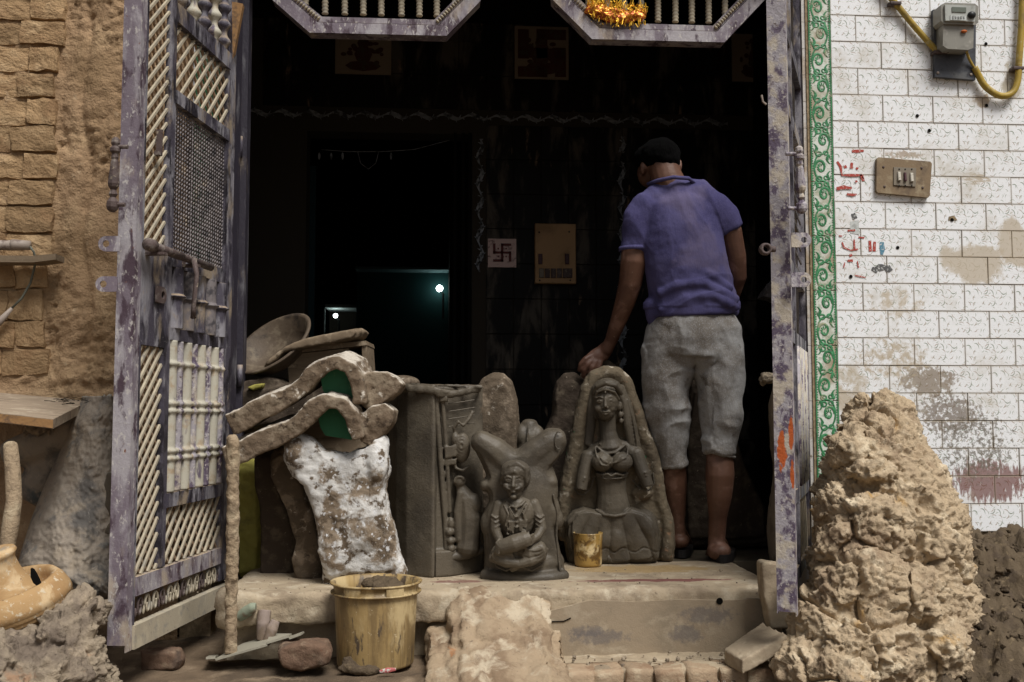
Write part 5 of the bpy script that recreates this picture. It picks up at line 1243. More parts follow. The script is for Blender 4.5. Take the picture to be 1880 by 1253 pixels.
w.poly([(808, 728), (822, 728), (822, 738), (808, 738)], -14, 20); w.poly([(816, 820), (836, 818), (838, 838), (818, 842)], -12, 20); w.poly([(816, 845), (838, 842), (838, 852), (818, 856)], -10, 20)
w.e(848, 822, 2, 16, 12, 28); 
for r_ in (4, 8, 12): w.c(arc(848, 822 - 4, r_, r_ * 1.5, 0, 360, 14, -12 + r_ * .4), 2.0)
w.c([(836, 800, 0), (834, 785, -4), (842, 774, -6), (850, 782, -4), (860, 770, 0), (868, 755, 6)], 4); w.e(836, 806, -4, 8, 8, 12)
w.c([(832, 845, -2), (838, 860, -6), (850, 864, -6), (862, 856, -2)], 3)
w.e(844, 884, 0, 12, 12, 12); w.c(arc(844, 884, 9, 9, 20, 200, 8, -10), 2.5)
w.t([(846, 895, 2, 10), (856, 915, 2, 18), (862, 950, 2, 22), (860, 990, 2, 22), (858, 1005, 2, 24)]); w.e(868, 925, -2, 18, 14, 20)
w.t([(846, 905, -8, 7), (840, 940, -10, 7), (843, 990, -8, 8)])
w.e(826, 976, -10, 8, 9, 8); w.e(828, 992, -10, 8, 9, 8); w.e(829, 1006, -10, 8, 9, 8); w.e(828, 960, -8, 6, 7, 12)
w.t([(825, 1022, -10, 9), (858, 1018, 0, 9), (884, 1010, 10, 9)])
obj('relief', w.mb, CLAY, cb, remesh=.0032, sm=2)
mb = MB(); w = Px(3.64); w.t([(708, 722, 110, 6), (716, 716, 50, 8), (750, 713, 10, 8), (800, 717, -8, 8), (806, 722, -8, 9), (830, 724, 6, 7), (876, 714, 45, 7), (880, 712, 70, 5)], 10, .6)
w.t([(706, 706, 130, 3), (760, 706, 60, 4), (820, 708, 30, 4), (882, 710, 40, 4)])
obj('rim', w.mb, CLAY, cb, remesh=.004, sm=1, rock=lambda p, n: .005 * fn(p, 22, 4))
w = Px(3.95); w.pillow([(705, 712), (715, 705), (765, 706), (880, 708), (884, 716), (790, 712)], 60); solo('mould_lip', w.mb, CRUST, 'crusty mould edge lying across the top of the clay block', 'plaster mould', w.p(800, 714), remesh=.005, sm=3, rock=lambda p, n: .004 * fn(p, 20, 3))
w = Px(3.9); w.e(735, 702, 30, 34, 30, 14); solo('brown_lump', w.mb, CRUST, 'rounded brown lump behind the upper saddle mould', 'clay lump', w.p(735, 714), remesh=.006, sm=2)
# box, slab, basin at the back
wb = Px(3.95)
bxo = thing('wooden_box', 'open dusty wooden box under a clay slab behind the saddle moulds', 'box', wb.p(590, 712))
bf = [(527, 652), (673, 628), (678, 700), (532, 720)]
def quad(pts, o, th, nm, m, par, d=3.95): w = Px(d); w.poly(pts, o, th); obj(nm, w.mb, m, par)
quad([(527, 652), (640, 640), (640, 712), (532, 720)], 0, 8, 'front_panel', WOOD, bxo); quad([(527, 641), (672, 626), (674, 634), (528, 651)], -4, 110, 'top_panel', WOOD, bxo)
quad([(664, 634), (673, 634), (678, 712), (668, 712)], 0, 100, 'side_panel', WOOD, bxo); quad([(534, 652), (668, 640), (668, 712), (534, 712)], 100, 8, 'back_panel', WOOD, bxo)
moulded('clay_slab', [(488, 678), (498, 664), (530, 640), (560, 626), (600, 616), (640, 609), (668, 604), (675, 610), (668, 622), (620, 634), (560, 644), (525, 652), (510, 668), (494, 678)], 3.98, 110, WOOD, 'smooth curved clay slab lying on the wooden box', (590, 645), .002, cat='clay slab', sm=6)
Mb = Matrix.Rotation(R(-33), 3, 'Y') @ Matrix.Rotation(R(34), 3, 'X')
mb = MB(); pb = PD(500, 632, 4.0)
mb.lathe([(0, -.085), (.08, -.082), (.13, -.05), (.158, -.005), (.170, .0), (.173, .006), (.166, .010), (.155, .006), (.125, -.045), (.08, -.072), (0, -.076)], pb, Mb, 48, .006)
solo('metal_basin', mb, BASIN, 'dark shallow iron basin tilted on top of the pile at left', 'basin', pb - Vector((0, 0, .1)), smooth=True)
w = Px(3.98); w.pillow([(440, 706), (500, 690), (530, 700), (530, 720), (440, 716)], 100); w.pillow([(430, 720), (560, 700), (700, 712), (700, 745), (430, 800)], 120)
solo('clutter_pile', w.mb, DARKM, 'dark jumble supporting the box and basin behind the moulds', 'pile', w.p(560, 800), remesh=.008, sm=3, rock=lambda p, n: .006 * fn(p, 12, 3))
w = Px(3.86); w.pillow([(455, 712), (470, 706), (486, 704), (484, 712), (466, 718)], 30); solo('yellow_rag', w.mb, YSACK, 'small bright yellow rag behind the upper saddle mould', 'rag', w.p(470, 718), remesh=.004, sm=2)
mb = MB(); s0 = Vector((PD(430, 760, 4.1).x, 4.10, ZP)); mb.bbox((s0.x, 4.0, ZP), (PD(700, 760, 4.1).x, 4.36, PD(560, 735, 4.1).z))
solo('low_bench', mb, WOOD, 'dark low bench carrying the box and basin, mostly hidden', 'bench', s0)
# mould standing behind the musician
moulded('tall_mould', [(868, 762), (872, 720), (884, 696), (905, 685), (925, 686), (940, 700), (950, 735), (953, 780), (950, 830), (960, 900), (968, 1000), (968, 1038), (890, 1040), (884, 980), (880, 920), (872, 870), (868, 820)], 3.86, 62, CRUST, 'rounded speckled mould standing behind the clay musician', (920, 1035), .005, lambda w: (w.t([(880, 745, -30, 8), (872, 770, -34, 10), (866, 792, -36, 10)]), w.t([(878, 860, -30, 8), (888, 900, -26, 7), (892, 940, -20, 6)])))
w = Px(3.86); w.t([(972, 780, 0, 16), (972, 800, 0, 24), (968, 860, 0, 26), (965, 1010, 0, 26)], 18); w.e(958, 800, -4, 14, 20, 22); w.e(985, 802, -2, 16, 20, 22); w.c([(970, 778, -22), (968, 800, -27), (966, 840, -30)], 2)
solo('clay_torso', w.mb, CLAY, 'smooth rounded clay stump with seam peeping behind the musician', 'clay sculpture', w.p(965, 1040), remesh=.004, sm=4)
# moulds behind the seated woman
moulded('tall_mould', [(1014, 760), (1016, 720), (1022, 700), (1036, 686), (1055, 684), (1075, 700), (1090, 720), (1110, 800), (1120, 900), (1120, 1010), (1010, 1012), (1005, 900), (1000, 820), (1000, 790)], 4.22, 60, DARKM, 'dark brown mould standing between musician and seated woman', (1060, 1020), .005)
moulded('tall_mould', [(1064, 690), (1075, 672), (1095, 662), (1118, 662), (1132, 674), (1142, 700), (1170, 780), (1190, 900), (1190, 1010), (1060, 1012), (1055, 850), (1062, 760)], 4.24, 56, CRUST, 'brown mould under the man\'s hand behind the seated woman', (1120, 1010), .005)
moulded('tall_mould', [(1262, 700), (1300, 690), (1335, 720), (1350, 800), (1368, 860), (1392, 910), (1408, 945), (1408, 1000), (1340, 1006), (1250, 1004), (1245, 900), (1250, 780)], 4.38, 60, DARKM, 'large flared dark mould standing beyond the man\'s legs', (1330, 1003), .005)
moulded('tall_mould', [(1414, 740), (1422, 700), (1440, 700), (1470, 800), (1470, 1030), (1415, 1030), (1411, 980), (1414, 940), (1424, 880), (1424, 850), (1416, 810)], 3.97, 50, PALEM, 'pale yellowish mould peeping out behind the right gate post', (1440, 1030), .003)
w = Px(3.85); w.e(1410, 694, 0, 16, 14, 10); w.e(1400, 700, 0, 7, 8, 8); solo('fibre_tuft', w.mb, FLEECE, 'tuft of matted fibre stuck out beside the right gate post', 'fibre tuft', w.p(1410, 704), remesh=.003, sm=1, rock=lambda p, n: .010 * fn(p, 45, 4))
w = Px(4.4); w.pillow([(1392, 548), (1404, 528), (1420, 512), (1450, 520), (1450, 560), (1420, 556)], 40); solo('plastic_bag', w.mb, PLAST, 'crumpled grey plastic bag hanging in the dark by the right post', 'bag', w.p(1420, 560), remesh=.004, sm=2, rock=lambda p, n: .008 * fn(p, 20, 3))

# ================================================================== CLAY MUSICIAN
mu = thing('clay_musician', 'wet clay figure of turbaned moustached drummer seated between raised arm stumps', 'clay sculpture', PZ(965, 1056, ZP))
w = Px(3.64)
body = [(888, 1058), (890, 1020), (888, 985), (884, 960), (888, 940), (898, 920), (896, 905), (886, 890), (893, 872), (884, 850), (866, 815), (866, 800), (878, 792), (895, 793), (925, 820), (945, 828), (962, 820), (985, 800), (1005, 786), (1025, 786), (1038, 798), (1040, 815), (1034, 830), (1016, 848), (1008, 862), (1018, 880), (1014, 892), (1010, 906), (1016, 925), (1026, 950), (1020, 975), (1026, 1000), (1032, 1030), (1041, 1057)]
w.pillow(body, 70)
w.t([(930, 850, -10, 30), (905, 825, -18, 26), (880, 808, -20, 20)]); w.t([(965, 850, -8, 30), (990, 825, -14, 26), (1018, 808, -16, 22), (1026, 806, -16, 20)])
w.e(965, 900, -16, 60, 30, 80); w.e(965, 1030, -10, 72, 40, 34); w.e(1008, 884, -20, 16, 16, 12); w.e(1022, 952, -16, 12, 16, 20); w.e(894, 960, -16, 12, 18, 22); w.e(892, 890, -16, 12, 16, 12); w.e(1012, 935, -18, 16, 18, 26)
w.t([(890, 1052, -30, 12), (920, 1055, -44, 12), (965, 1056, -50, 12), (1010, 1055, -44, 12), (1036, 1052, -28, 10)])
obj('backing', w.mb, CLAY, mu, remesh=.0048, sm=9)
w = Px(3.64)
w.c([(1014, 905, -34), (1022, 940, -32), (1020, 980, -30), (1024, 1020, -34), (1028, 1050, -38)], 2.5)
w.c(arc(1024, 808, 7, 16, 60, 290, 10, -38), 1.6)
# head
w.e(944, 880, -52, 20, 21, 27); w.e(944, 900, -54, 13, 14, 12)
w.e(946, 862, -50, 27, 24, 20); w.e(928, 870, -46, 10, 14, 16); w.e(963, 872, -44, 11, 14, 20)
for a in range(5): w.c([(922 + a * 3, 868 - a * 3, -58 - a), (936 + a * 3, 852 - a * 1.5, -68), (952 + a * 2.5, 848 + a * 2, -68), (966, 860 + a * 6, -60)], 3.2)
w.c([(920, 876, -52), (930, 866, -66), (944, 862, -72), (958, 868, -66), (967, 880, -54)], 4)
w.t([(943, 872, -72, 2.5), (942, 884, -76, 3.6), (942, 888, -77, 4.4)]); w.e(937, 888, -73, 3, 3, 2.5); w.e(947, 888, -73, 3, 3, 2.5)
for sx in (-1, 1):
    w.c([(942 + sx * 4, 873, -72), (942 + sx * 10, 871, -71), (942 + sx * 16, 875, -66)], 1.8)
    w.e(942 + sx * 9.5, 878, -68.2, 5.2, 3.2, 3.0); w.c([(942 + sx * 4.5, 878, -72), (942 + sx * 9.5, 876, -71.6), (942 + sx * 15, 879, -68)], .7); w.c([(942 + sx * 5, 880, -72), (942 + sx * 9.5, 881, -71), (942 + sx * 14, 880, -68)], .55)
    w.c([(942 + sx * 1, 893, -75), (942 + sx * 8, 893, -74), (942 + sx * 14, 890, -68), (942 + sx * 17, 885, -64)], 2.1)
    w.e(942 + sx * 12, 888, -66, 6, 6, 6); w.e(942 + sx * 21, 884, -50, 3.5, 5, 7)
w.e(942, 898, -74, 5, 3, 1.9); w.e(942, 907, -70, 6, 5, 4.5)
w.t([(945, 900, -44, 15), (946, 918, -42, 15)])
# torso and jacket
w.e(948, 945, -44, 34, 24, 40); w.e(948, 922, -42, 30, 20, 14); w.e(930, 938, -56, 14, 12, 22); w.e(964, 938, -56, 14, 12, 22)
w.c([(930, 915, -58), (940, 924, -66), (947, 926, -68), (956, 922, -66), (964, 914, -58)], 2.4); w.e(947, 930, -68, 3, 3, 3); 
for y in (942, 952, 961): w.e(948, y, -70, 2.4, 2.4, 2.4)
w.c([(926, 922, -64), (934, 938, -70), (928, 960, -68)], 2); w.c([(968, 920, -64), (960, 938, -70), (966, 960, -66)], 2); w.c([(934, 924, -68), (940, 934, -71), (946, 944, -72)], 1.5); w.c([(962, 922, -68), (956, 934, -71), (950, 944, -72)], 1.5)
for k in range(5): w.c([(932 + 3 * k, 950, -69), (931 + 3 * k, 975, -68)], .9); w.c([(954 + 3 * k, 948, -69), (953 + 3 * k, 970, -68)], .9)
w.t([(918, 922, -46, 11), (911, 945, -50, 10.5), (910, 966, -54, 9.5), (918, 985, -60, 8)]); w.t([(978, 920, -46, 11), (988, 945, -50, 10.5), (993, 965, -56, 9.5), (984, 978, -66, 8), (974, 984, -72, 7)])
for k in range(4): w.c([(902, 940 + 8 * k, -56), (911, 946 + 8 * k, -63), (920, 941 + 8 * k, -58)], 1.2); w.c([(981, 940 + 8 * k, -58), (990, 946 + 8 * k, -64), (999, 940 + 8 * k, -56)], 1.2)
# drum and hands
w.t([(916, 997, -74, 10), (922, 995, -76, 13), (944, 988, -80, 15.5), (964, 981, -78, 14), (972, 978, -76, 11)], 16, cut='se')
for t in (.06, .2, .8, .94): x = 914 + 60 * t; y = 998 - 20 * t; w.c(arc(x, y, 3.5, 15.5 - abs(t - .5) * 8, 90, 270, 8, -82) , 1.5)
for k in range(4): w.c([(924, 988 + k * 4.6, -86 - (1.5 if k in (1, 2) else 0)), (966, 974 + k * 4.6, -88 - (1.5 if k in (1, 2) else 0))], .9)
for k in range(4): w.c([(918 + k, 980 + k * 5, -72), (912 - k * .5, 988 + k * 5, -80), (918, 994 + k * 4, -86)], 2.2); w.c([(978, 972 + k * 5, -74), (972, 975 + k * 5, -84), (964, 978 + k * 4.5, -88)], 2.2)
# crossed legs and drape
w.t([(950, 1000, -50, 18), (925, 1012, -62, 18), (912, 1006, -60, 14)]); w.t([(950, 1000, -50, 18), (975, 1008, -62, 19), (992, 1000, -60, 15)]); w.t([(905, 1015, -62, 9), (930, 1022, -72, 10), (950, 1024, -72, 8)]); w.t([(994, 1012, -62, 9), (972, 1020, -72, 10), (950, 1026, -72, 8)])
for k in range(4):
    w.c(arc(925, 1000 - k * 1, 22 - k * 2, 24 - k * 6, 200, 330, 8, -74 - k), 2.2); w.c(arc(978, 996 - k, 23 - k * 2, 26 - k * 6, 210, 340, 8, -74 - k), 2.2)
w.c([(908, 1010, -52), (912, 1032, -54), (930, 1040, -56), (945, 1030, -60), (950, 1022, -64), (958, 1032, -60), (975, 1040, -56), (996, 1028, -54), (1004, 1000, -50)], 2.2)
w.t([(950, 1018, -66, 7), (945, 1032, -64, 9), (940, 1036, -62, 6)])
obj('figure', w.mb, CLAY, mu, remesh=.0026, sm=1)

# ================================================================== SEATED WOMAN IN MOULD
wo = thing('clay_woman', 'clay figure of seated woman in headscarf still set in its crusty mould', 'clay sculpture', PZ(1120, 1030, ZP))
d0 = 3.985
out = [(1042, 1030), (1036, 985), (1034, 925), (1040, 890), (1050, 850), (1060, 800), (1070, 750), (1078, 715), (1092, 692), (1112, 684), (1134, 686), (1150, 702), (1160, 730), (1172, 760), (1182, 795), (1196, 825), (1206, 870), (1212, 915), (1226, 958), (1229, 1000), (1226, 1027), (1190, 1032), (1110, 1034)]
w = Px(d0); w.poly(out, -1, 66)
rim = out[1:-2]
w.t([(x + (1 if x < 1120 else -1), y, 12, 14) for i, (x, y) in enumerate(rim)], 12, 1.3)
w.t([(1226, 958, -2, 9), (1226, 1000, -4, 12), (1222, 1022, -4, 12)]); w.e(1178, 905, -2, 20, 12, 14)
obj('mould_shell', w.mb, RIMM, wo, remesh=.0045, sm=10, rock=lambda p, n: .0025 * fn(p, 14, 4) + .002 * fn(p, 50, 3), label='brown and whitish crusty mould rim')
rr = random.Random(6)
for (x, y) in ((1176, 818), (1182, 832), (1188, 858), (1186, 930), (1180, 922), (1068, 838), (1206, 982), (1198, 950), (1158, 932)):
    w = Px(d0); w.poly([(x + rr.uniform(2, 8) * .55 * math.cos(a), y + rr.uniform(4, 9) * math.sin(a)) for a in (0, 1, 2, 3, 4.2, 5.2)], 1 + rr.random(), 6); obj('green_patch', w.mb, GRNPAT, wo, label='flake of green lining')
w = Px(d0)
# veil, hair, head
w.e(1114, 722, -8, 30, 22, 28); w.e(1116, 740, -4, 32, 16, 40)
w.t([(1138, 712, -8, 8), (1150, 745, -8, 10), (1158, 785, -8, 11), (1166, 820, -6, 10), (1170, 835, -6, 6)], 10, .7); w.t([(1130, 705, -12, 6), (1144, 740, -14, 7), (1150, 780, -14, 8), (1156, 815, -12, 6)]); w.t([(1092, 712, -8, 7), (1086, 745, -6, 8), (1084, 785, -4, 9), (1080, 815, -4, 8)], 10, .7)
for k in range(3): w.c([(1140 + 5 * k, 725 + 4 * k, -16), (1149 + 5 * k, 765, -18), (1154 + 6 * k, 805, -16), (1158 + 5 * k, 825, -12)], 1.6)
w.e(1110, 736, -22, 24.5, 25, 31); w.e(1109, 756, -25, 17.5, 20, 17); w.e(1109, 765, -30, 9, 11, 8)
w.c([(1087, 724, -30), (1093, 711, -41), (1108, 705, -48), (1125, 709, -43), (1138, 724, -28)], 4.8); w.c([(1088, 733, -34), (1093, 721, -42), (1107, 716, -48), (1124, 721, -42), (1133, 735, -32)], 2.6)
w.e(1107, 722, -48.5, 2, 1.8, 3.2)
fx = 1107
w.t([(fx, 731, -46.0, 2.0), (fx, 741, -48.6, 2.7), (fx, 747, -50.8, 3.4)]); w.e(fx - 3.6, 749.5, -47.4, 2.4, 2.6, 2.0); w.e(fx + 3.6, 749.5, -47.4, 2.4, 2.6, 2.0)
for sx in (-1, 1):
    w.c([(fx + sx * 4, 732, -45.2), (fx + sx * 10, 729.3, -45), (fx + sx * 17, 732.5, -40.2)], 1.1)
    w.e(fx + sx * 10.5, 738, -42.4, 5.6, 3.0, 2.9); w.c([(fx + sx * 5, 738.6, -45.2), (fx + sx * 10.5, 735.7, -46.2), (fx + sx * 16.5, 738.6, -42.2)], .75); w.c([(fx + sx * 6, 739.8, -44.6), (fx + sx * 10.5, 741.0, -45.4), (fx + sx * 15.5, 739.8, -42.4)], .55)
    w.e(fx + sx * 11, 750, -36.5, 8, 7, 8)
w.c([(fx - 8, 757.0, -44.5), (fx - 3, 755.8, -48.2), (fx, 756.8, -48.6), (fx + 3, 755.8, -48.2), (fx + 9, 757.0, -43.8)], 1.4); w.c([(fx - 6, 759.6, -44.8), (fx, 761, -47.8), (fx + 7, 759.6, -44.4)], 1.7)
w.e(1135, 747, -20, 4, 6, 8); w.e(1137, 762, -22, 4.5, 4.5, 6); w.e(1138, 773, -22, 4, 4, 5)
# neck, shoulders, torso
w.t([(1114, 760, -12, 15.5), (1115, 792, -12, 15.5), (1117, 806, -12, 18), (1118, 816, -10, 26)], 16)
w.t([(1086, 834, -8, 13), (1100, 824, -8, 14), (1120, 820, -8, 16), (1145, 822, -8, 14), (1160, 832, -8, 14)], 14)
w.e(1121, 842, -8, 36, 18, 30)
w.e(1103, 847, -30, 20, 17, 18); w.e(1138, 847, -30, 20.5, 17, 18)
w.t([(1120, 865, -12, 29), (1121, 885, -12, 27), (1122, 905, -12, 27), (1124, 928, -12, 31), (1124, 940, -10, 34)], 18, .75, cut='se')
w.c([(1092, 818, -24), (1102, 828, -30), (1112, 832, -34), (1126, 830, -34), (1138, 822, -28), (1146, 816, -22)], 2.2); w.c([(1098, 814, -22), (1108, 822, -30), (1118, 824, -32), (1132, 820, -28)], 1.6); w.e(1113, 838, -38, 3, 3, 4); w.e(1112, 846, -40, 2.6, 3, 3)
w.c([(1090, 820, -26), (1092, 836, -40), (1100, 852, -48), (1112, 854, -44)], 1.7); w.c([(1150, 818, -24), (1148, 834, -38), (1136, 840, -46), (1118, 850, -44)], 1.7)
for k in range(3): w.c([(1098 + 3 * k, 838 + 2 * k, -46), (1104 + 3 * k, 846 + k, -47), (1112, 850, -44)], 1.0); w.c([(1146 - 4 * k, 838 + 2 * k, -46), (1130 - 3 * k, 846 + k, -47), (1116, 850, -44)], 1.0)
w.c([(1092, 868, -24), (1104, 871, -36), (1112, 868, -40), (1118, 872, -40), (1126, 868, -40), (1140, 871, -34), (1150, 868, -22)], 2.3); w.c([(1094, 873, -24), (1106, 877, -36), (1120, 877, -38), (1138, 876, -34), (1149, 873, -22)], 1.7)
w.c(arc(1118, 925, 3, 4.5, 0, 360, 8, -33.5), 1.0)
# arms cut above the elbow
w.t([(1080, 836, -10, 14), (1074, 858, -16, 12.5), (1069, 876, -20, 12), (1065, 898, -24, 10.5)], 14, cut='e'); w.t([(1166, 832, -10, 15), (1174, 856, -16, 13), (1180, 872, -20, 12.5), (1187, 892, -24, 10.5)], 14, cut='e')
for a, b in (((1059, 873), (1083, 878)), ((1058, 877), (1081, 882)), ((1168, 868), (1193, 864)), ((1169, 873), (1194, 869))): w.c([(a[0], a[1], -20), ((a[0] + b[0]) / 2, (a[1] + b[1]) / 2 + 1, -33), (b[0], b[1], -20)], 1.7)
w.c([(1054, 895, -8), (1060, 907, -10), (1072, 908, -10), (1084, 896, -10), (1090, 876, -10)], 1.8); w.c([(1160, 880, -10), (1172, 896, -10), (1190, 900, -10), (1200, 888, -8), (1198, 868, -6)], 1.8)
# skirt
w.c([(1092, 934, -26), (1106, 942, -38), (1124, 944, -42), (1142, 941, -38), (1154, 932, -24)], 3.2)
w.t([(1104, 1022, -26, 7), (1114, 1020, -30, 9), (1124, 1026, -30, 7)]); w.e(1060, 1026, -6, 20, 18, 8); w.t([(1050, 1028, -6, 8), (1200, 1028, -6, 8)])
obj('figure', w.mb, CLAY, wo, remesh=.0026, sm=1)

w = Px(d0)
sk = [(1088, 934), (1124, 940), (1158, 930), (1185, 938), (1202, 958), (1208, 990), (1206, 1026), (1150, 1034), (1048, 1032), (1042, 1000), (1036, 955), (1050, 936), (1070, 930)]
w.pillow(sk, 76, ((1.0, .45), (.95, .8), (.87, 1.0)))
w.e(1066, 962, -12, 28, 26, 30); w.e(1182, 968, -12, 26, 26, 34); w.e(1124, 985, -16, 60, 26, 40); w.t([(1052, 1020, -14, 14), (1124, 1022, -22, 15), (1198, 1018, -14, 13)])
def rock_skirt(p, n):
    q = p - CAM; d = q.dot(FW); px, py = CX + F * q.dot(RT) / d, CY - F * q.dot(UP) / d
    a = math.atan2(px - 1124, py - 868); t = min(1, max(0, (py - 940) / 40)); f = a * 13 + .5 * math.sin(a * 3 + 1) + .5 * fn(p, 5, 2)
    k = (abs(math.sin(f)) ** .55 - .6) * .015 * t * (.6 + .4 * min(1, abs(a) * 2)) + .003 * fn(p, 18, 2) * t
    return (k if n.y < 0 else 0) - (.003 if abs(py - 1010 - 4 * math.sin(f * 2)) < 1.6 and n.y < -.3 else 0)
obj('skirt', w.mb, CLAY, wo, remesh=.0032, sm=8, rock=rock_skirt)

# tumbler
tp = PZ(1083, 1043, ZP); tp.y += .045; dT = (tp - CAM).dot(FW); sT = dT / F
tb = thing('tumbler', 'small dirty golden plastic tumbler in front of the seated woman', 'tumbler', (tp.x, tp.y, ZP))
mb = MB(); r = 26 * sT; h = 61 * sT
mb.lathe([(0, .001), (r * .8, .0), (r * .93, .004), (r * .97, .012), (r, h * .5), (r * 1.03, h * .97), (r * 1.06, h), (r * 1.0, h), (r * .94, h * .5), (r * .9, .01), (0, .008)], (0, 0, 0), None, 40, .006); obj('cup', mb, TUMB, tb, local=True, smooth=True)
mb = MB(); mb.lathe([(0, h * .86), (r * .96, h * .86)], (0, 0, 0), None, 24); obj('liquid', mb, DIRT, tb, local=True)

# ================================================================== MAN seen from behind
man = thing('person', 'barefoot-heeled man seen from behind in purple T-shirt, grey cropped trousers and sandals', 'person', PZ(1290, 1030, ZP))
D = 4.02
w = Px(D)
# body: one continuous surface (head, neck, trunk, arms, legs, feet, hand)
w.e(1212, 292, 24, 33, 36, 31); w.e(1200, 308, 44, 25, 32, 28)            # head bowed forward, turned left
w.t([(1218, 300, 6, 27), (1224, 325, 2, 29), (1234, 352, 4, 34)], 16)
w.e(1182, 306, 16, 6, 10, 13); w.e(1251, 300, 18, 4, 9, 12)
w.t([(1240, 362, 8, 44), (1246, 420, 4, 58), (1262, 500, 0, 56), (1272, 570, 0, 54)], 20, .58)
w.t([(1192, 392, 2, 20), (1240, 378, 6, 24), (1306, 392, 4, 20)], 16)
w.t([(1182, 402, 0, 20), (1168, 436, 0, 24), (1163, 480, -2, 24), (1158, 520, 8, 21.5), (1150, 552, 20, 19), (1138, 590, 40, 15), (1127, 622, 56, 12), (1118, 640, 62, 12.5)], 16)
w.t([(1318, 398, 0, 20), (1341, 425, 4, 22.5), (1352, 470, 10, 20), (1357, 505, 22, 19), (1352, 540, 50, 16), (1346, 565, 80, 13)], 16)
w.t([(1244, 600, 0, 34), (1228, 700, 2, 30), (1232, 800, 12, 24), (1237, 850, 20, 26), (1240, 890, 32, 26.5), (1244, 930, 40, 22), (1249, 965, 44, 15.5), (1252, 990, 46, 15)], 16)
w.t([(1302, 600, 0, 34), (1320, 700, -6, 29), (1319, 800, -12, 23), (1319, 840, -12, 25), (1318, 872, -18, 26.5), (1317, 910, -18, 23), (1315, 950, -14, 16.5), (1314, 985, -10, 15.5), (1314, 1000, -8, 16)], 16)
# feet (heels towards the viewer)
w.e(1254, 998, 44, 20, 24, 15); w.t([(1252, 1001, 50, 18), (1262, 1004, 110, 17), (1268, 1008, 170, 16)], 12, .7)
w.e(1317, 1010, -14, 22, 26, 18); w.t([(1318, 1013, -4, 20), (1330, 1015, 56, 20), (1338, 1017, 116, 18)], 12, .7)
# left hand on the mould: back of the hand, four fingers and thumb
w.t([(1121, 634, 66, 14), (1112, 645, 63, 16), (1100, 652, 61, 16), (1090, 658, 60, 14)], 14, .6)
hand = [[(1090, 650, 58, 6), (1078, 657, 53, 5.6), (1070, 666, 54, 5.2), (1067, 678, 58, 4.6)], [(1093, 657, 56, 6), (1083, 667, 51, 5.6), (1076, 678, 53, 5.2), (1075, 690, 58, 4.6)],
        [(1099, 661, 55, 6), (1092, 673, 51, 5.6), (1088, 684, 53, 5.0), (1088, 693, 57, 4.5)], [(1107, 662, 56, 5.4), (1104, 673, 53, 5.0), (1101, 682, 55, 4.6), (1101, 689, 59, 4.2)],
        [(1112, 655, 70, 6.5), (1104, 664, 80, 6), (1096, 668, 90, 5.2)]]
for f_ in hand: w.t(f_, 10)
body_o = obj('body', w.mb, SKIN, man, remesh=.0042, sm=6)
w = Px(D); w.e(1214, 282, 18, 38, 46, 33); w.e(1220, 294, 8, 31, 34, 24); w.e(1224, 309, 5, 23, 25, 13); w.e(1202, 280, 38, 34, 38, 27); w.e(1210, 308, 2, 15, 18, 8)
obj('hair', w.mb, HAIR, man, remesh=.006, sm=4, rock=lambda p, n: .004 * fn(p, 35, 3))
# T-shirt
def ridge(q, k=1.0): return (1 - abs(mn.noise(q)) * 2.4 * k)
def wr_shirt(p, n):
    w_ = Vector((mn.noise(p * 6), mn.noise(p * 6 + Vector((4, 0, 0))), mn.noise(p * 6 + Vector((0, 4, 0))))) * .03; q = p + w_
    low = min(1, max(0, (1.50 - p.z) / .25)); a = Vector((q.x * 4 + q.z * 3, q.y * 5, q.z * 15 - q.x * 6)); b = Vector((q.x * 13 + q.z * 7, q.y * 6, q.z * 4))
    k = .0075 * low * max(ridge(a), -.6) + .0050 * max(ridge(b), -.5) * (1 - .4 * low) + .002 * fn(p, 16, 3)
    return k * (1.0 if p.z > 1.235 else .5)
def wr_short(p, n):
    w_ = Vector((mn.noise(p * 5), mn.noise(p * 5 + Vector((4, 0, 0))), mn.noise(p * 5 + Vector((0, 4, 0))))) * .04; q = p + w_
    s_ = 1 if p.x > 1.06 else -1
    a = Vector((q.x * 7 - s_ * q.z * 4, q.y * 5, q.z * 11 + s_ * q.x * 7)); b = Vector((q.x * 14, q.y * 6, q.z * 3.5))
    low = min(1, max(0, (1.12 - p.z) / .2))
    return .0095 * max(ridge(a), -.7) * (.35 + .65 * low) + .0055 * max(ridge(b), -.6) + .0025 * fn(p, 18, 3)
w = Px(D)
w.t([(1232, 344, 4, 38), (1238, 356, 2, 50), (1242, 375, 0, 66), (1248, 420, -2, 77), (1256, 470, -4, 76), (1266, 520, -4, 76), (1271, 556, -4, 79), (1272, 578, -3, 81)], 28, .68, cut='se')
w.t([(1190, 388, 0, 30), (1210, 374, 0, 36), (1240, 364, 0, 42), (1282, 368, 0, 38), (1308, 384, 2, 30)], 20, .85)
w.e(1250, 410, 0, 76, 50, 66); w.t([(1190, 380, 0, 31), (1177, 404, 0, 32.5), (1170, 438, 0, 28.5), (1167, 461, 0, 27.5)], 20, cut='e'); w.t([(1306, 380, 0, 31), (1328, 402, 2, 30), (1340, 424, 4, 27)], 20, cut='e')
w.t([(1204, 560, -6, 22), (1202, 585, -8, 16), (1200, 598, -6, 9)], 12); w.t([(1342, 560, 0, 16), (1348, 575, 0, 9)], 12)
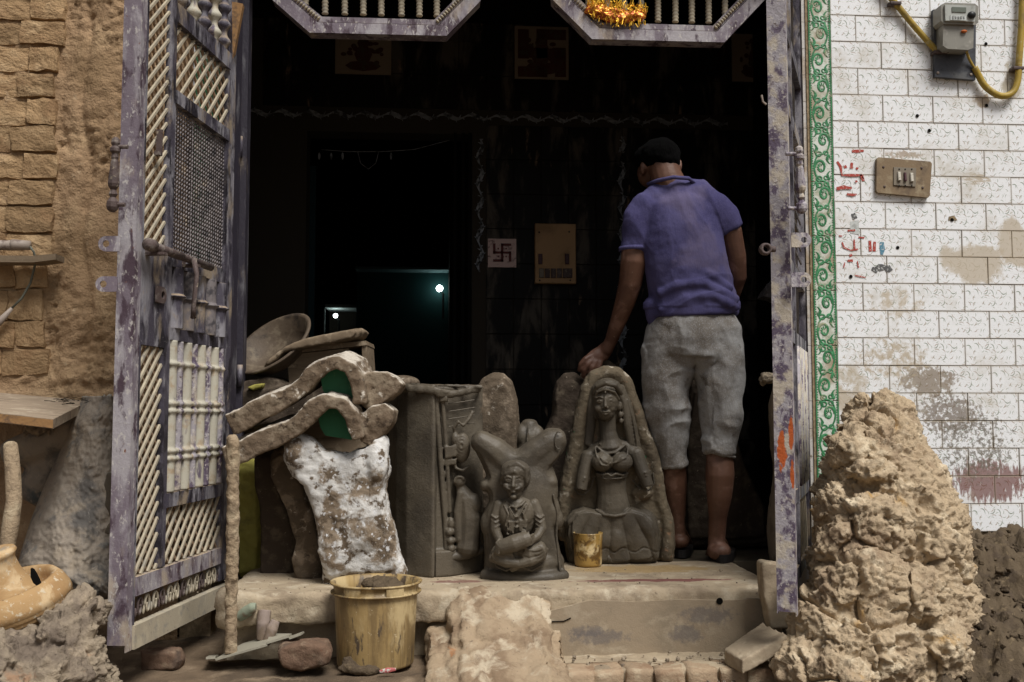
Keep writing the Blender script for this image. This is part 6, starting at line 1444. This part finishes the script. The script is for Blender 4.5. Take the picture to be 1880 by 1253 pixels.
folds = [([(1206, 512, -38), (1240, 500, -55), (1290, 508, -54), (1335, 535, -40)], 4.5), ([(1204, 545, -42), (1235, 530, -56), (1285, 528, -60), (1345, 556, -38)], 5), ([(1206, 575, -42), (1250, 552, -58), (1300, 550, -58), (1348, 570, -38)], 4.5),
         ([(1250, 440, -56), (1240, 480, -58), (1222, 520, -52)], 4.5), ([(1296, 430, -52), (1290, 480, -56), (1262, 530, -58)], 4), ([(1212, 480, -42), (1230, 500, -54), (1270, 520, -58)], 3.5), ([(1328, 490, -36), (1310, 510, -50), (1280, 522, -57)], 3.5),
         ([(1258, 362, -32), (1254, 380, -44), (1248, 395, -50)], 3), ([(1150, 400, -20), (1164, 430, -28), (1180, 452, -26)], 2.5), ([(1158, 388, -24), (1180, 420, -34), (1192, 450, -28)], 2.5), ([(1208, 455, -34), (1210, 500, -44), (1205, 545, -42)], 4), ([(1322, 440, -36), (1330, 490, -38), (1340, 545, -36)], 4)]
for pts, r_ in folds[:3]: w.c([(x, y, o + 5) for x, y, o in pts], r_ * 1.5)
sh_o = obj('t_shirt', w.mb, SHIRT, man, remesh=.0045, sm=22, rock=wr_shirt)
w = Px(D)
w.c([(1190, 338, 2), (1204, 337, -22), (1230, 335, -40), (1258, 336, -36), (1276, 342, -14), (1282, 344, 0)], 3.6); obj('collar', w.mb, SHIRT, man, smooth=True)
w = Px(D); w.mb.lathe([(28.5 * D / F, -.006), (30.0 * D / F, -.006), (30.0 * D / F, .010), (28.8 * D / F, .010)], w.p(1166, 459), None, 32); obj('sleeve_hem', w.mb, SHIRT, man, smooth=True)
# cropped trousers
w = Px(D)
w.t([(1272, 584, 0, 72), (1272, 598, -2, 78), (1272, 620, -4, 82), (1272, 650, -2, 80)], 28, .70, cut='se')
w.t([(1238, 610, 0, 52), (1229, 660, -2, 47), (1223, 710, 0, 43.5), (1226, 760, 4, 38.5), (1231, 810, 10, 33), (1235, 852, 18, 29.5)], 24, .95, cut='e')
w.t([(1306, 610, -2, 52), (1317, 660, -4, 46), (1321, 710, -8, 41), (1322, 760, -12, 36.5), (1319, 800, -14, 31), (1317, 830, -14, 28)], 24, .95, cut='e')
w.e(1246, 640, -20, 38, 34, 42); w.e(1299, 640, -20, 38, 34, 42); w.e(1190, 660, 0, 12, 24, 34)
fl2 = [([(1272, 585, -56), (1272, 640, -56), (1268, 690, -40)], 3), ([(1330, 600, -40), (1300, 640, -62), (1282, 690, -52)], 5), ([(1345, 640, -36), (1318, 680, -56), (1290, 715, -50)], 5), ([(1352, 700, -36), (1325, 730, -54), (1292, 750, -46)], 5), ([(1290, 690, -50), (1312, 735, -58), (1345, 775, -40)], 4.5), ([(1288, 740, -46), (1310, 775, -54), (1342, 800, -38)], 4.5), ([(1292, 780, -44), (1312, 800, -50), (1340, 822, -38)], 3.5), ([(1290, 812, -42), (1318, 806, -50), (1345, 790, -36)], 3.5),
       ([(1262, 690, -42), (1258, 740, -40), (1256, 800, -30)], 5), ([(1196, 650, -40), (1200, 730, -44), (1212, 800, -30)], 4.5), ([(1225, 620, -54), (1222, 690, -54), (1230, 750, -44)], 4), ([(1208, 800, -22), (1230, 790, -30), (1258, 770, -26)], 4), ([(1210, 830, -16), (1235, 822, -22), (1262, 805, -18)], 3.5)]
for pts, r_ in fl2[:0]: w.c([(x, y, o + 7) for x, y, o in pts], r_ * 1.5)
sh2 = obj('cropped_trousers', w.mb, SHORTS, man, remesh=.0045, sm=8, rock=wr_short)
def ring(cx, cy, o, rx, tilt, nm, m, r=2.2, par=None):
    w = Px(D); pts = []
    for k in range(25):
        a = 2 * math.pi * k / 24; pts.append((cx + rx * math.cos(a), cy + tilt * math.cos(a), o + rx * .95 * math.sin(a)))
    w.c(pts, r); obj(nm, w.mb, m, par or man, smooth=True)
ring(1235, 855, 18, 29.5, -5, 'hem', SHORTS, 3); ring(1317, 833, -14, 28, 6, 'hem', SHORTS, 3)
w = Px(D); w.c([(1191, 640, -20), (1186, 680, -22), (1190, 700, -24)], 1.8); obj('pocket_seam', w.mb, SHORTS, man, smooth=True)
# sandals
def sandal(cx, cy, o, dx, L_):
    w = Px(D); pts = []
    for k in range(20):
        a = 2 * math.pi * k / 20; along = -math.cos(a); wid = math.sin(a) * (22 if along < 0 else 27)
        pts.append(w.p(cx + wid + dx * (along + 1) / 2, cy, o + (along + 1) / 2 * L_))
    zz = PZ(cx, 1022, ZP).z
    base = [Vector((p.x, p.y, ZP + .002)) for p in pts]; w.mb.prism(base, (0, 0, .030)); so_ = obj('sandal', w.mb, RUBBER, man)
    return so_
for cx, cy, o, dx, L_ in ((1256, 1015, 22, 14, 125), (1320, 1028, -44, 24, 140)):
    so_ = sandal(cx, cy, o, dx, L_)
    w = Px(D); w.c([(cx - 20, cy - 6, o + 55), (cx - 10, cy - 34, o + 60), (cx + 14, cy - 34, o + 64), (cx + 28, cy - 6, o + 66)], 4); w.mb.v = [v - man.location for v in w.mb.v]
    obj('strap', w.mb, STRAP, so_, local=True, smooth=True)

# ================================================================== ON THE TILED WALL: meter, conduits, switch plate
mt = thing('electric_meter', 'grey electricity meter on a dark board on the white tiles', 'electric meter', PY(1752, 147, YF))
Ym = YF - .005
mb = MB(); mb.prism([PY(x, y, Ym - .02) for x, y in ((1713, 18), (1792, 24), (1791, 147), (1717, 141))], (0, .018, 0)); obj('backboard', mb, DBOARD, mt)
mb = MB(); mb.prism([PY(x, y, Ym - .075) for x, y in ((1732, 44), (1788, 48), (1787, 88), (1778, 92), (1740, 90), (1731, 84))], (0, .054, 0)); obj('terminal_cover', mb, METERG, mt)
w = MB(); w.prism([PY(x, y, Ym - .085) for x, y in ((1728, 9), (1736, 5), (1790, 7), (1796, 12), (1796, 42), (1790, 46), (1733, 44), (1728, 38))], (0, .064, 0)); obj('meter_body', w, METERG, mt)
w = MB(); w.prism([PY(x, y, Ym - .095) for x, y in ((1735, 9), (1791, 11), (1790, 40), (1736, 38))], (0, .012, 0)); obj('front_window', w, METERC, mt)
w = MB(); w.prism([PY(x, y, Ym - .098) for x, y in ((1748, 13), (1774, 14), (1774, 23), (1748, 22))], (0, .003, 0)); obj('display', w, LCD, mt)
w = MB(); w.prism([PY(x, y, Ym - .098) for x, y in ((1745, 28), (1774, 30), (1774, 38), (1745, 37))], (0, .003, 0)); obj('name_label', w, LABELM, mt)
w = MB()
for i, yy in enumerate((31, 34)): 
    for k in range(5): w.prism([PY(x, y, Ym - .0992) for x, y in ((1748 + k * 5, yy), (1751 + k * 5, yy), (1751 + k * 5, yy + 1), (1748 + k * 5, yy + 1))], (0, .001, 0))
obj('label_print', w, BLACKP, mt)
w = MB(); w.ell(PY(1784, 28, Ym - .098), (.016, .012, .014), None, 12, 8); obj('seal_knob', w, BLACKP, mt, smooth=True)
w = MB(); w.ell(PY(1770, 58, Ym - .08), (.012, .008, .006), None, 10, 6); obj('seal_tag', w, ORANGE, mt)
for x, y in ((1722, 24), (1722, 134), (1783, 137)):
    w = MB(); w.ell(PY(x, y, Ym - .021), (.006, .003, .006), None, 10, 6); obj('screw', w, ALU, mt, smooth=True)
def curve(pts, r, m, nm, lab, cat, n=12, base=None):
    # catmull-rom through points
    P_ = [Vector(p) for p in pts]; out_ = []
    for i in range(len(P_) - 1):
        p0, p1, p2, p3 = P_[max(i - 1, 0)], P_[i], P_[i + 1], P_[min(i + 2, len(P_) - 1)]
        for k in range(6):
            t = k / 6; out_.append(.5 * ((2 * p1) + (p2 - p0) * t + (2 * p0 - 5 * p1 + 4 * p2 - p3) * t * t + (3 * p1 - p0 - 3 * p2 + p3) * t ** 3))
    out_.append(P_[-1]); mb = MB(); mb.tube(out_, r, n); return solo(nm, mb, m, lab, cat, base or P_[-1], smooth=True)
curve([PY(1600, -40, YF - .02), PY(1640, 2, YF - .02), PY(1680, 50, YF - .02), PY(1722, 97, YF - .022)], .0115, PVC, 'conduit_pipe', 'straight yellow conduit slanting down to the left of the meter', 'conduit')
curve([PY(1876, -60, YF - .025), PY(1876, 30, YF - .025), PY(1871, 110, YF - .025), PY(1868, 150, YF - .025), PY(1857, 172, YF - .025), PY(1835, 176, YF - .025), PY(1810, 160, YF - .025), PY(1796, 138, YF - .025), PY(1789, 124, YF - .03)], .0125, PVC, 'conduit_pipe', 'bent yellow conduit hooking down and up right of the meter', 'conduit')
curve([PY(1712, 98, YF - .025), PY(1735, 99, YF - .03), PY(1745, 92, YF - .06)], .003, RUSTY, 'meter_cable', 'thin cable entering the meter from the slanting conduit', 'cable', 6)
curve([PY(1789, 126, YF - .03), PY(1779, 108, YF - .04), PY(1774, 92, YF - .06)], .005, PVC, 'meter_cable', 'short olive cable leaving the meter bottom to the bent conduit', 'cable', 8)
for x, y, lb_ in ((1642, 8, 'rusty saddle clamp on the straight conduit near top edge'), (1867, 127, 'rusty saddle clamp on the bent conduit'), (1722, 98, 'wire tie at the lower end of the straight conduit')):
    w = MB(); p = PY(x, y, YF - .022); w.bbox((p.x - .022, p.y - .016, p.z - .006), (p.x + .022, YF - .003, p.z + .006)); solo('pipe_clamp', w, RUSTY, lb_, 'clamp', p, remesh=.003, sm=1)
sw = thing('switch_plate', 'dusty brown switch plate with three rocker switches on white tiles', 'switch plate', PY(1660, 362, YF))
w = MB(); w.prism([PY(x, y, YF - .02) for x, y in ((1610, 292), (1613, 289), (1708, 297), (1711, 301), (1707, 360), (1704, 363), (1612, 354), (1609, 350))], (0, .016, 0)); obj('plate', w, SWPL, sw)
w = MB(); w.prism([PY(x, y, YF - .024) for x, y in ((1641, 307), (1682, 309), (1681, 343), (1641, 340))], (0, .006, 0)); obj('switch_frame', w, SWD, sw)
for i, (x, m_) in enumerate(((1651, SWW), (1662, MAROON), (1674, SWW))):
    c_ = PY(x, 324 + i, YF - .027); w = MB(); w.bev((c_.x, c_.y, c_.z), (.012 if i != 1 else .009, .008, .034), .002); w.v = [v + Vector((0, (v.z - c_.z) * .12, 0)) for v in w.v]; obj('rocker', w, m_, sw)
    for dy in (-14, 16): w = MB(); w.ell(PY(x, 325 + dy, YF - .0245), (.0032, .002, .0032), None, 8, 6); obj('screw', w, BLACKP, sw)
for x, y in ((1622, 307), (1692, 309), (1624, 343), (1694, 345)):
    w = MB(); w.ell(PY(x, y, YF - .0205), (.005, .003, .005), None, 10, 6); obj('screw', w, RUSTY, sw)

# ================================================================== bake clay unions and weathering
dg = bpy.context.evaluated_depsgraph_get(); dg.update()
baked = []
for o, rock, simp in BAKE:
    ev = o.evaluated_get(dg); me = bpy.data.meshes.new_from_object(ev); baked.append((o, me, rock))
for o, me, rock in baked:
    o.modifiers.clear()
    if rock:
        wloc = Vector((0, 0, 0)); q = o
        while q is not None: wloc += q.location; q = q.parent
        n = len(me.vertices); co = np.empty(n * 3, 'f'); no = np.empty(n * 3, 'f')
        me.vertices.foreach_get('co', co); me.vertex_normals.foreach_get('vector', no)
        co = co.reshape(-1, 3); no = no.reshape(-1, 3); out_ = co.copy()
        for i in range(n):
            nv = Vector(no[i]); k = rock(Vector(co[i]) + wloc, nv); out_[i] += no[i] * k
        me.vertices.foreach_set('co', out_.ravel()); me.update()
    me.shade_smooth()
    old = o.data; nm = old.name; o.data = me; bpy.data.meshes.remove(old); me.name = nm
